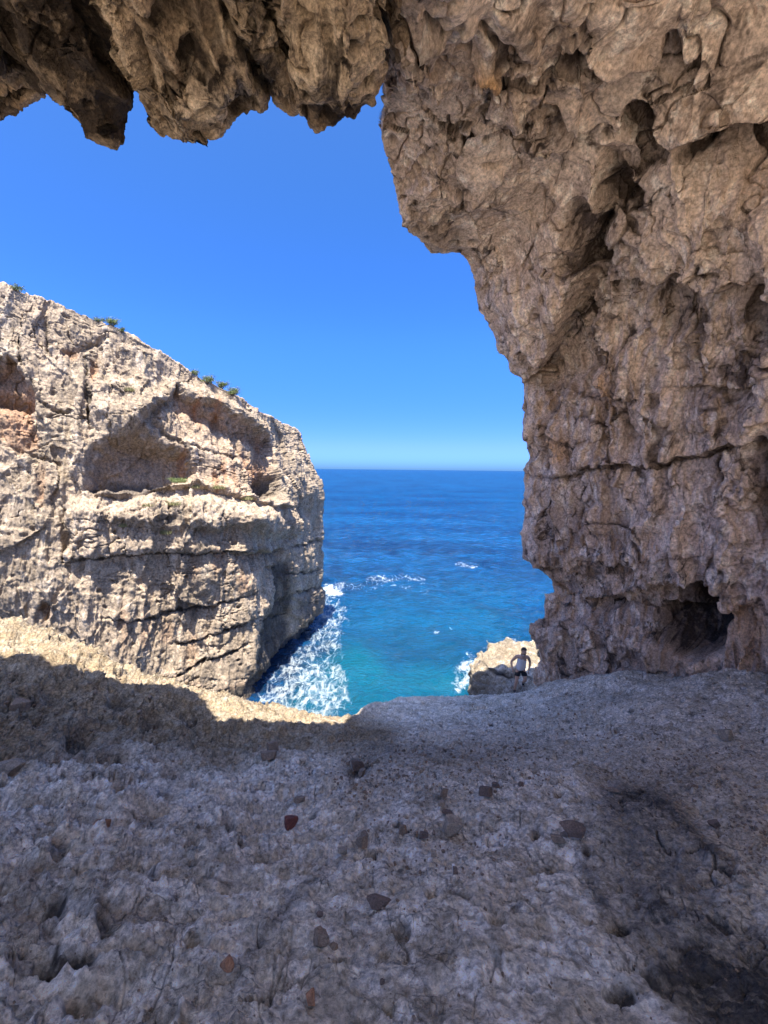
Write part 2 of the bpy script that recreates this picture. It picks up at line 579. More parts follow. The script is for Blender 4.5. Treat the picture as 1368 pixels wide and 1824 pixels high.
    # ---- stage 2: lumps, pits, blocks, cracks
    Vw = warp(V1, .18, 1.7, 71)
    lump = worley(Vw * 1.9, 81)
    lump2 = worley(Vw * 4.6, 82)
    region = sst(-.15, .25, fbm(V1 * .35, 91, 3))                         # where the bulbous skin is
    pop = (.55 - lump[:, 0]) * .25 * region * wallw * (1 - low * .6) + (.5 - lump2[:, 0]) * .09 * region
    rdg = billow(Vw * np.array((1.0, 1.0, .8)), 101, 4, .46)
    rough = sst(-.02, .28, fbm(V1 * .5 + 7, 103, 3))
    calm = (.30 + .70 * sst(-.2, .25, fbm(V1 * .42 + 3, 109, 3))) * (1 - .8 * f.calm)
    hcomb = worley(warp(V1, .12, 2.5, 105) * np.array((3.6, 3.6, 3.0)), 107)
    hc = sst(.55, .12, hcomb[:, 0])
    fine = fbm(V1 * 5.0, 111, 5, .58)
    crk = np.abs(fbm(warp(V1, .3, 1.1, 121) * .85, 131, 3))
    crk2 = np.abs(fbm(warp(V1, .2, 2.1, 125) * 2.0, 135, 2))
    pit = worley(warp(V1, .1, 3, 141) * np.array((5.5, 5.5, 5.5)), 151)
    pit_d = sst(.42, .12, pit[:, 0]) * (pit[:, 2] > .45)
    pitb = worley(warp(V1, .1, 2, 143) * 2.6, 153)
    pitb_d = sst(.42, .1, pitb[:, 0]) * (pitb[:, 2] > .68)
    pr = sst(-.1, .3, fbm(V1 * .8, 161, 3))
    d2 = pop * calm + .30 * calm * (rdg - .5) * (1 - .3 * region) * (.45 + .55 * wallw) + (.012 + .05 * rough + .03 * (1 - wallw)) * fine - .085 * hc * rough
    joint = sst(.07, 0, blocks[:, 1] - blocks[:, 0]) * sst(-.05, .2, fbm(V1 * .6, 145, 2))
    d2 -= .14 * joint
    d2 -= .13 * sst(.035, 0, crk) + .04 * rough * sst(.05, 0, crk2)
    d2 -= ((.05 + .09 * (1 - wallw)) * pit_d * pr + .13 * pitb_d * (1 - low * .7)) * (1 - .5 * wallw * region)
    drape = ridged(warp(V1, .25, 1.1, 171) * np.array((2.3, 2.0, .30)), 173, 5)
    d2 = d2 * (1 - .62 * low) + low * (.04 + .09 * calm) * (drape - .85)
    d2 *= (1 - (.35 + .5 * (1 - wallw)) * edge) * (1 - .25 * (1 - wallw))
    d2 += (1 - wallw) * edge * .05 * fine
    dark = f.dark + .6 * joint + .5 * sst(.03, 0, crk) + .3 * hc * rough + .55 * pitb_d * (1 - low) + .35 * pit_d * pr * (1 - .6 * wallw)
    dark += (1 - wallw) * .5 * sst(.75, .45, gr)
    stain_shade = np.stack((np.clip(dark, 0, 1), np.clip(f.rust, 0, 1), np.clip(f.pale, 0, 1)), 1)
    V2 = V1 + N1 * d2[:, None]
    G2 = V2.reshape(ns, nt, 3)
    st = stain_shade.reshape(ns, nt, 3)
    cut = int(np.searchsorted(u, 40.6))
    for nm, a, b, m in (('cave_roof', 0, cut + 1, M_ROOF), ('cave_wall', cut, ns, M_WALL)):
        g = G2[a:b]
        o = mesh_from(nm, g.reshape(-1, 3), grid_faces(b - a, nt), m, {'stain_shade': st[a:b].reshape(-1, 3)})
        tag(o, kind='structure')

def ft_ring(f):
    # roof: deep grooves, the fin at the left, hollows
    f.groove([(-40, 10), (30, 70), (120, 130), (165, 160)], 14, .30, 'dark', .5)
    f.groove([(120, -40), (150, 30), (185, 100), (215, 150)], 13, .45, 'dark', .9)
    f.groove([(370, -30), (400, 40), (440, 110), (460, 160)], 8, .25, 'dark', .5)
    f.groove([(455, -30), (480, 30), (500, 80), (520, 140)], 7, .2, 'dark', .3)
    f.groove([(230, 40), (260, 120), (280, 200)], 7, .2, 'dark', .5)
    f.dent(290, 30, 45, 28, .35, 30, ch='dark', v=.5)
    f.dent(330, 95, 26, 18, .3, 20, ch='dark', v=.9)
    f.dent(90, 120, 60, 22, .25, 40, ch='dark', v=.7)
    f.dent(170, 200, 40, 25, .15, 50, ch='dark', v=.8)
    f.dent(600, 195, 40, 22, .1, ch='dark', v=.8)
    f.dent(575, 185, 30, 22, .1, ch='dark', v=.6)
    f.dent(465, 130, 25, 50, .1, -20, ch='dark', v=.6)
    f.dent(140, 60, 90, 40, .0, 45, ch='dark', v=.6)
    f.poly([(-60, -80), (120, -80), (190, 100), (240, 196), (203, 275), (60, 160), (-60, 90)], 20, 0, 'dark', .6)
    f.dent(420, 20, 60, 40, .1, 0, ch='pale', v=.3)
    f.dent(360, 150, 60, 50, -.15, 0, ch='pale', v=.5)
    f.dent(560, 90, 70, 60, -.1, 0, ch='pale', v=.35)
    f.dent(20, 180, 30, 30, -.1, 0, ch='rust', v=.4)
    # crevice between roof and wall
    f.groove([(671, 131), (672, 90), (682, 40), (690, -20), (694, -70)], 9, .5, 'dark', .6)
    f.dent(668, 80, 14, 22, .45, ch='dark', v=.9)
    f.dent(662, 18, 16, 20, .4, ch='dark', v=.8)
    # popcorn lumps near the top of the wall
    for x, y, r, a in ((735, 65, 30, .32), (745, 105, 20, .25), (760, 145, 22, .2), (860, 95, 28, .35), (890, 100, 22, .2), (925, 20, 22, .25), (935, 60, 24, .25), (920, 100, 20, .25),
                       (900, 60, 16, .2), (820, 20, 20, .2), (840, 135, 22, .2), (870, 160, 26, .2), (905, 170, 24, .2), (915, 215, 14, .3), (940, 160, 26, .3), (780, 160, 18, .15),
                       (890, 12, 20, .2), (855, 45, 18, .18), (905, 285, 10, .12), (935, 275, 12, .18), (885, 330, 10, .1), (1010, 210, 20, .15), (1110, 320, 24, .2)):
        f.dent(x, y, r, r * 1.1, -a * .8, k=1.8)
    f.dent(862, 97, 30, 26, 0, ch='rust', v=.9)
    f.dent(735, 60, 26, 40, 0, ch='dark', v=.45)
    f.dent(900, 65, 40, 20, .1, ch='dark', v=.7)
    f.lip([(700, 20), (712, 60), (725, 110), (740, 140)], 14, -.2)
    # lips and overhangs of the upper wall
    f.lip([(980, 130), (1000, 95), (1025, 80), (1045, 105), (1085, 120), (1120, 100), (1160, 105), (1180, 70), (1200, 75), (1215, 105), (1250, 90), (1262, 110)], 34, .5, .12, edge=4, ch='dark', v=.75)
    f.dent(1005, 138, 16, 16, .35, ch='dark', v=1)
    f.dent(1190, 78, 13, 18, .4, ch='dark', v=1)
    f.lip([(850, 260), (885, 250), (915, 262), (945, 250), (985, 230), (1040, 240), (1060, 232)], 22, .3, .1, edge=4, ch='dark', v=.5)
    f.lip([(940, 225), (960, 205), (985, 205), (1005, 225), (1015, 240)], 20, .35, edge=4, ch='dark', v=.8)
    f.lip([(1085, 240), (1110, 200), (1140, 186), (1150, 215), (1165, 245), (1190, 268)], 50, .6, .1, edge=5, ch='dark', v=.7)
    f.dent(1130, 205, 22, 18, .35, ch='dark', v=.8)
    f.lip([(1185, 262), (1230, 248), (1270, 225), (1305, 212), (1340, 218), (1400, 205)], 60, .9, .15, edge=6, ch='dark', v=.35)
    f.dent(1215, 265, 22, 10, .35, -30, ch='dark', v=1)
    f.dent(1330, 310, 50, 60, .3, 0, ch='rust', v=.25)
    f.lip([(1010, 470), (1030, 440), (1060, 380), (1066, 300), (1060, 250)], 60, .65, .08, edge=5, ch='dark', v=.5)
    f.dent(1100, 345, 28, 24, .55, ch='dark', v=1)
    f.dent(1035, 400, 26, 55, .45, 0, ch='dark', v=.8)
    f.dent(1025, 465, 30, 16, .35, 0, ch='dark', v=.7)
    f.dent(800, 265, 30, 26, .15, ch='dark', v=.35)
    f.lip([(775, 260), (800, 232), (815, 262)], 20, .2, edge=4)
    f.groove([(800, 235), (806, 270), (808, 310)], 3, .15, 'dark', .6)
    f.dent(785, 425, 40, 22, .05, ch='dark', v=.6)
    f.dent(735, 400, 22, 26, .0, ch='dark', v=.35)
    # the hanging nose
    f.lip([(916, 690), (935, 668), (962, 650), (985, 610), (1000, 565), (1018, 515), (1032, 480), (1022, 445)], 60, .75, .25, 70, edge=6, ch='dark', v=.25)
    f.dent(920, 560, 60, 80, -.25)
    # middle band of bulges and hollows at right
    f.lip([(1060, 520), (1100, 500), (1150, 505), (1200, 490), (1250, 520), (1300, 500), (1368, 520)], 45, .35, .12, edge=6, ch='dark', v=.35)
    f.dent(1340, 560, 30, 60, .4, ch='dark', v=.6)
    f.dent(1190, 560, 50, 30, .2, 20, ch='dark', v=.4)
    f.dent(1230, 600, 20, 45, .25, 10, ch='dark', v=.5)
    f.dent(1120, 450, 70, 50, -.25)
    f.dent(1280, 620, 60, 60, -.3)
    f.lip([(1180, 690), (1240, 678), (1300, 690), (1368, 660)], 30, .3, .1, edge=4, ch='dark', v=.4)
    # bedding crack across the lower wall
    f.lip([(985, 850), (1040, 834), (1100, 824), (1160, 828), (1220, 812), (1290, 795), (1368, 775)], 40, .22, .15, edge=3, ch='dark', v=.15)
    f.groove([(985, 850), (1040, 834), (1100, 825), (1160, 829), (1220, 813), (1290, 796), (1368, 776)], 3.0, .16, 'dark', .8)
    f.groove([(940, 850), (985, 852), (1020, 845)], 3.0, .12, 'dark', .5)
    f.groove([(1283, 805), (1280, 835), (1272, 870), (1278, 890)], 7, .5, 'dark', 1)
    f.groove([(1190, 750), (1182, 800), (1170, 830)], 8, .3, 'dark', .5)
    f.groove([(1290, 730), (1282, 770), (1300, 790)], 7, .12, 'dark', .3)
    f.dent(1352, 820, 20, 40, .4, ch='dark', v=.6)
    f.dent(1358, 900, 24, 45, .9, ch='dark', v=1)
    f.dent(1320, 880, 20, 22, -.25)
    # vertical ribs and rusty streaks
    for pts, a in (([(1000, 640), (985, 720), (975, 800), (970, 850)], .18), ([(1030, 560), (1045, 640), (1070, 720), (1075, 800)], .18), ([(1025, 860), (1020, 930), (1005, 1000)], .22),
                   ([(1095, 700), (1110, 760), (1135, 815)], .2), ([(1150, 640), (1165, 720), (1190, 790)], .12)):
        f.groove(pts, 8, a, 'dark', .3)
    f.groove([(975, 660), (975, 740), (985, 800)], 14, .0, 'rust', .5)
    f.groove([(1080, 640), (1085, 700), (1070, 740)], 18, .05, 'rust', .6)
    f.dent(1000, 800, 14, 30, .1, ch='rust', v=.6)
    f.dent(985, 930, 22, 60, .22, 4, ch='dark', v=.35)
    f.dent(1100, 960, 34, 50, .3, -10, ch='dark', v=.25)
    f.dent(1045, 930, 30, 25, -.15, ch='rust', v=.3)
    # undercut base of the wall
    f.lip([(925, 985), (950, 998), (985, 1020), (1040, 1050), (1090, 1052), (1140, 1040), (1180, 1035), (1230, 1042), (1275, 1085), (1368, 1060)], 75, .75, .15, 60, edge=14)
    f.dent(1075, 1070, 30, 18, .3, ch='dark', v=.4)
    # the niche, its inner shade painted in as dark colour
    f.poly([(1150, 1140), (1154, 1080), (1178, 1046), (1222, 1032), (1262, 1050), (1282, 1095), (1276, 1160), (1235, 1165), (1190, 1155)], 8, 2.4, 'dark', 1.0)
    f.calm = np.zeros(len(f.px)); ii, ww = poly_sd(f.px, f.py, [(1150, 1150), (1154, 1080), (1178, 1046), (1222, 1032), (1262, 1050), (1282, 1095), (1276, 1170)], 30); f.calm[ii] = sst(14, -6, ww)
    f.dent(1220, 1080, 60, 40, 1.2, ch='dark', v=1)
    f.dent(1200, 1170, 60, 22, -.25, 10, ch='rust', v=.4)
    f.dent(1330, 1120, 60, 60, .1, ch='rust', v=.6)
    f.groove([(1050, 1222), (1100, 1218), (1140, 1214), (1165, 1198), (1185, 1196)], 4, .25, 'dark', 1)
    f.dent(1140, 1180, 70, 30, .1, ch='dark', v=.3)
    f.dent(985, 1140, 40, 30, -.2, 0, ch='pale', v=.3)
    f.groove([(955, 1105), (990, 1112), (1020, 1110)], 8, .25, 'dark', .3)
    f.groove([(1000, 1120), (1010, 1170), (1005, 1215)], 8, .2)
    f.groove([(1055, 1090), (1060, 1150), (1045, 1200)], 10, .2)
    f.dent(1050, 880, 40, 30, 0, ch='pale', v=.25)

build_ring()

# ----------------------------------------------------------------------------
# 2. the cave floor: a slope down to a broken edge above the sea
# ----------------------------------------------------------------------------
FLOOR_PTS = [(-10.4, 11, -4.15), (-8.5, 10.8, -4.5), (-5.7, 10.5, -5.45), (-3.8, 10.2, -5.75), (-2.4, 9.8, -5.84), (-1.1, 9.6, -5.95), (-9.3, 9.6, -4.1), (-5.85, 6.0, -3.85), (-5.0, 7.3, -4.75), (-7.5, 8.0, -4.1),
 (-3.0, 8.7, -5.6), (8.2, 8.5, -4.5), (6.9, 10.5, -5.5), (5.8, 13, -7.0), (5.2, 15.2, -8.56), (1.3, 13.5, -7.62), (3.0, 14.4, -8.1), (-.66, 11, -6.7), (.1, 13, -7.45), (3.7, 4.6, -3.75), (7.5, 6.0, -3.9), (9, 3, -2.4),
 (0, 3, -3.0), (0, 6, -4.42), (3, 8, -5.35), (2.5, 11, -6.7), (-9, 3, -2.2), (-12, 6, -2.8), (0, 1, -2.05), (-3, 3, -2.95), (3, 2, -2.5), (-1.5, 1.5, -2.3), (1.5, 1.5, -2.3), (-15, 12, -3.4)]
EDGE = [(-400, 12.0), (-150, 11.6), (0, 11.2), (120, 10.9), (300, 10.6), (420, 10.1), (500, 9.9), (560, 9.75), (592, 9.8), (612, 10.1), (640, 11.0), (662, 12.2), (685, 13.2), (720, 13.6), (760, 13.7), (800, 14.1), (850, 14.5), (925, 15.3), (965, 15.4), (1000, 14.8), (1060, 14), (1150, 13), (1368, 11), (1700, 10)]

def plane_z(y):
    return -1.55 - .47 * np.where(y > 0, y, .12 * y)

_fp = np.array(FLOOR_PTS)
def _kern(d2):
    return np.exp(-d2 / (2 * 1.9 ** 2))
_d2 = ((_fp[:, None, :2] - _fp[None, :, :2]) ** 2).sum(-1)
_w = np.linalg.solve(_kern(_d2) + .06 * np.eye(len(_fp)), _fp[:, 2] - plane_z(_fp[:, 1]))

def floor_z(x, y):
    z = plane_z(y)
    for (a, b, _), w in zip(_fp, _w):
        z = z + w * _kern((x - a) ** 2 + (y - b) ** 2)
    xw = 5.9 + (13.6 - y) * .52
    foot = sst(2.2, -.3, xw - x) * sst(2.5, 5.5, y) * sst(15.2, 13.0, y)
    z = z + foot * (.30 + .22 * np.sin(y * 2.1) * np.sin(y * .9 + 1))
    back = np.maximum(-y - 2.4, 0)  # unseen hillside added behind the camera to bounce warm sunlight in
    return z + .66 * back * back / (back + 1.2)

def edge_r(th):
    ks, rs = [], []
    for px, Y in EDGE:
        dx = (px - 684) / F / .955
        ks.append(math.atan2(dx, 1.0))
        rs.append(Y * math.hypot(dx, 1))
    ks = [-math.pi, -1.7] + ks + [1.7, math.pi]
    rs = [20, 15] + rs + [15, 20]
    return np.interp(th, ks, rs)

FL = {}
def build_floor():
    half = math.radians(54)
    nf, nb = int(1100 * Q), int(140 * Q)
    th = np.concatenate((np.linspace(-half, half, nf), np.linspace(half, 2 * math.pi - half, nb + 2)[1:-1]))
    thw = np.where(th > math.pi, th - 2 * math.pi, th)
    re = edge_r(thw)
    re = re + .22 * fbm(np.stack((thw * 9, thw * 0, thw * 0), 1), 7, 5)
    nr = int(560 * Q)
    r0 = .35
    k = np.linspace(0, 1, nr)
    # spacing between equal steps in log r and equal steps in r
    R = r0 * (re[:, None] / r0) ** (k[None, :] ** .92)
    nd = int(70 * Q)
    q = (np.arange(1, nd + 1) / nd)[None, :]
    Rd = re[:, None] + 1.3 * np.sin(q ** .8 * math.pi / 2) + 1.0 * q
    RR = np.concatenate((R, Rd), 1)
    x = RR * np.sin(thw)[:, None]
    y = RR * np.cos(thw)[:, None]
    z = floor_z(x, y)
    drop = np.concatenate((np.zeros_like(R), 11.5 * (1 - np.cos(q ** 1.1 * math.pi / 2)) + 0 * Rd), 1)
    roundoff = np.exp(-(re[:, None] - RR).clip(0) / .35) * .10
    z = z - drop - roundoff
    G = np.stack((x, y, z), -1)
    n, nt = G.shape[:2]
    V = G.reshape(-1, 3)
    N = smooth_n(grid_normals(G), 3).reshape(-1, 3)
    N *= np.where(N[:, 2:3] < 0, -1, 1)
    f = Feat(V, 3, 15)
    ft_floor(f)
    on = np.concatenate((np.ones_like(R), 1 - q + 0 * Rd), 1).ravel()
    dist = np.hypot(V[:, 0], V[:, 1])
    left = sst(200, -150, f.px - (f.py - 1300) * .9 + 60)                    # rough hummocky left side
    left = np.maximum(left, sst(700, 350, f.px) * sst(1420, 1330, f.py))
    leftm = sst(760, 350, f.px)
    tex = np.stack((V[:, 0] * .62 + V[:, 1] * .10, -V[:, 0] * .22 + V[:, 1] * 1.15, V[:, 2]), 1)
    Vw = warp(V, .16, 1.6, 201)
    Tw = warp(tex, .16, 1.6, 205)
    big = fbm(V * .5, 211, 3) * .16
    hum = ridged(Tw * np.array((.9, 1.5, 1.0)), 221, 5) - .85
    scal = worley(Tw * np.array((2.6, 4.0, 3.2)), 231)
    scal2 = worley(Tw * np.array((5.5, 8.5, 7)), 233)
    sc_m = sst(-.25, .25, fbm(V * .7, 241, 3))
    rid = ridged(Vw * 3.2, 251, 5) - .85
    fine = fbm(V * 9.0, 261, 5, .6)
    fine2 = fbm(V * 30.0, 265, 3, .6)
    crk = np.abs(fbm(warp(V, .25, 1.3, 271) * .7, 275, 3))
    crk2 = np.abs(fbm(warp(V, .2, 2.3, 277) * 1.9, 279, 2))
    pit = worley(warp(V, .06, 4, 281) * np.array((3.4, 3.4, 3.4)), 283)
    pit_d = sst(.27, .14, pit[:, 0]) * (pit[:, 2] > .66)
    amp = .45 + .8 * leftm + .6 * left
    d = big
    scal3 = worley(Tw * np.array((12, 17, 14)), 235)
    hump = sst(420, 260, f.px) * sst(1440, 1330, f.py)
    pm = .25 + .75 * leftm
    d += .05 * hum * amp + .05 * (ridged(Tw * np.array((1.9, 3.2, 2)), 237, 5) - .85) * (.4 + .6 * leftm) + .13 * hump * (ridged(Vw * np.array((.9, 1.4, 1.2)), 291, 5) - .8)
    d -= .095 * sst(.6, .15, scal[:, 0]) * sc_m * pm + .055 * sst(.55, .12, scal2[:, 0]) * (.35 + .65 * sc_m) * (.3 + .7 * leftm) + .020 * sst(.55, .1, scal3[:, 0]) * (.5 + .5 * sc_m)
    d += .030 * rid * amp + .030 * fine + .010 * fine2 * sst(7, 3, dist)
    d -= .085 * pit_d * (.6 + .4 * leftm) + (.02 + .05 * sst(3, 6, dist)) * sst(.016, 0, crk) + .02 * sst(.022, 0, crk2)
    d *= .40 + .60 * sst(.8, 4.5, dist)
    d += (1 - sst(2, 5, dist)) * (.012 * rid + .03 * (billow(Tw * np.array((1.6, 2.6, 2)), 297, 4) - .5)) + f.D
    # the drop below the edge is bedded
    d += (1 - on) * (.35 * fbm(V * np.array((.7, .7, 1.6)), 295, 5))
    V2 = V + N * d[:, None]
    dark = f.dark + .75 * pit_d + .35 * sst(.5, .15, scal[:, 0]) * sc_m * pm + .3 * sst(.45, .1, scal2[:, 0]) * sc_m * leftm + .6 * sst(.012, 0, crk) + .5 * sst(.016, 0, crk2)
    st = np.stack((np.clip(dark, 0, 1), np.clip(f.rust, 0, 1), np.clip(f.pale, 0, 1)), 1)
    faces = grid_faces(n, nt, wrap=True)
    # close the small hole under the camera
    cidx = len(V2)
    V2 = np.concatenate((V2, [[0, 0, float(V2[0::nt][:n, 2].mean())]]))
    st = np.concatenate((st, [[0, 0, 0]]))
    i0 = np.arange(n) * nt
    fan = np.stack((i0, np.full(n, cidx), np.full(n, cidx), np.roll(i0, -1)), 1)
    o = mesh_from('ground', V2, faces, M_FLOOR, {'stain_shade': st})
    tag(o, kind='structure')
    vis = (np.tile(np.arange(nt), n) < nr)
    px, py = to_px(V2[:-1])
    m = vis & (px > -200) & (px < 1600) & (py > 900) & (py < 2100)
    FL['v'] = V2[:-1][m]
    FL['px'] = px[m]
    FL['py'] = py[m]

def ft_floor(f):
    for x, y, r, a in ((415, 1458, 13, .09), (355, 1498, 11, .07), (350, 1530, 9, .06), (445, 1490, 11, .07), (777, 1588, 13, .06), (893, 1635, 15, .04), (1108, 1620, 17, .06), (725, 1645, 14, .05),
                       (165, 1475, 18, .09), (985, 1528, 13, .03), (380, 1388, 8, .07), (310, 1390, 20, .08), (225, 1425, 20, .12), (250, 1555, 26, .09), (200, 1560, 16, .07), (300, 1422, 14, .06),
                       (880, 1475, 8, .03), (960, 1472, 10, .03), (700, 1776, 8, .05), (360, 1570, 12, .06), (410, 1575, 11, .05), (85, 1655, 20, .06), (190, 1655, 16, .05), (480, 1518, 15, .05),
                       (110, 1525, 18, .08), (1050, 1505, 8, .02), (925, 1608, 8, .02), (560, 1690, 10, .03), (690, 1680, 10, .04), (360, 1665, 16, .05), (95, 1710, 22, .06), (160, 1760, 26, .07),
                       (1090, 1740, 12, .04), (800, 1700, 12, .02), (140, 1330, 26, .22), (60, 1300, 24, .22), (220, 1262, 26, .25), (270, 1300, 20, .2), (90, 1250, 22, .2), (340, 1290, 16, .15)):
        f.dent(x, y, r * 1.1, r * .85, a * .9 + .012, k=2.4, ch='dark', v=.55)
    f.groove([(0, 1370), (110, 1374), (180, 1365), (230, 1362)], 7, .14, 'dark', .4)
    # dark wet streak at right
    f.poly([(1070, 1380), (1130, 1380), (1220, 1440), (1270, 1530), (1310, 1590), (1400, 1650), (1500, 1900), (1270, 1900), (1215, 1790), (1140, 1690), (1095, 1610), (1080, 1530), (1060, 1450)], 55, .02, 'dark', .62)
    f.poly([(1180, 1690), (1250, 1650), (1330, 1690), (1420, 1740), (1500, 1900), (1300, 1900), (1240, 1790)], 40, .02, 'dark', .5)
    f.groove([(1040, 1500), (1060, 1560), (1090, 1600)], 14, 0, 'dark', .5)
    f.groove([(450, 1760), (440, 1720), (470, 1660), (520, 1600), (560, 1560), (600, 1520)], 14, 0, 'dark', .5)
    f.groove([(480, 1800), (520, 1700), (530, 1640)], 3, .015, 'dark', .4)
    f.groove([(410, 1824), (440, 1790), (490, 1775), (500, 1700), (525, 1650)], 3, .02, 'dark', .5)
    f.groove([(350, 1440), (390, 1500), (420, 1560)], 14, 0, 'dark', .3)
    # crumbly brown soil
    f.poly([(600, 1330), (700, 1320), (850, 1310), (1000, 1300), (1060, 1360), (900, 1370), (800, 1400), (700, 1410), (640, 1380)], 40, 0, 'rust', .35)
    f.poly([(1060, 1340), (1368, 1330), (1450, 1560), (1330, 1570), (1230, 1470), (1100, 1400)], 45, 0, 'rust', .45)
    f.poly([(850, 1245), (1050, 1232), (1368, 1225), (1368, 1330), (1100, 1330), (900, 1300)], 35, 0, 'rust', .2)
    f.dent(640, 1365, 24, 20, .1, ch='dark', v=.7)
    f.dent(1010, 1242, 50, 12, 0, ch='pale', v=.6)
    f.groove([(620, 1330), (760, 1345), (900, 1345)], 18, 0, 'dark', .3)
    f.groove([(1100, 1390), (1200, 1420), (1270, 1510), (1340, 1540)], 14, -.03, 'dark', .5)
    # ochre weathering on the hump and outer edge, toned darker to offset sunlight
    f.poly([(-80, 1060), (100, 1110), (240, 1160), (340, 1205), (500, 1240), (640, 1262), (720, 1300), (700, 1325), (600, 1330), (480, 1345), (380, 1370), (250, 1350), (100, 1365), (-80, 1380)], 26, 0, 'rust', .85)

build_floor()

def floor_at(px, py):
    i = np.argmin((FL['px'] - px) ** 2 + (FL['py'] - py) ** 2)
    return FL['v'][i]

# ----------------------------------------------------------------------------
# 3. the limestone cliff across the inlet
# ----------------------------------------------------------------------------
CL = [  # base x,y | waist x,y,z | top x,y,z
 ((-44, 14), (-45, 15, 0), (-50, 20, 15.5)),
 ((-30, 20), (-31, 21, 0), (-34, 25, 13.5)),
 ((-22.5, 23), (-22.8, 23.6, -1), tuple(P(-2, 515, 26.5))),
 ((-20, 23.6), (-20.0, 24.5, -1), tuple(P(75, 540, 27.5))),
 ((-17.5, 24.6), (-17.6, 25.6, -2), tuple(P(150, 568, 28.5))),
 ((-15.4, 25.7), (-15.5, 26.8, -2), tuple(P(230, 605, 29.5))),
 ((-13.5, 26.7), (-13.6, 27.8, -2.5), tuple(P(300, 640, 30.5))),
 ((-11.3, 27.5), (-11.6, 29, -3), tuple(P(345, 672, 31.5))),
 ((-9.5, 28.3), (-10.2, 30.0, -3), tuple(P(420, 707, 33))),
 ((-9.0, 30.5), (-9.1, 32.4, -2.5), tuple(P(465, 737, 35.5))),
 ((-8.4, 33.3), (-8.2, 35.0, -2), tuple(P(495, 752, 38))),
 ((-7.6, 37), (-7.2, 38, -2), tuple(P(518, 764, 40))),
 ((-6.8, 40.5), (-6.35, 40.8, -2.5), tuple(P(530, 769, 41.5))),
 ((-6.5, 42.6), (-6.15, 42.6, -3), tuple(P(538, 772, 43.0))),
 ((-7.2, 44.6), (-6.9, 44.6, -2.5), (-9.2, 45.2, 3.4)),
 ((-10, 47), (-10, 47, -2), (-12, 47.5, 3.6)),
 ((-24, 54), (-24, 54, -2), (-24, 54, 5)),
 ((-44, 58), (-44, 58, -2), (-44, 58, 10)),
]

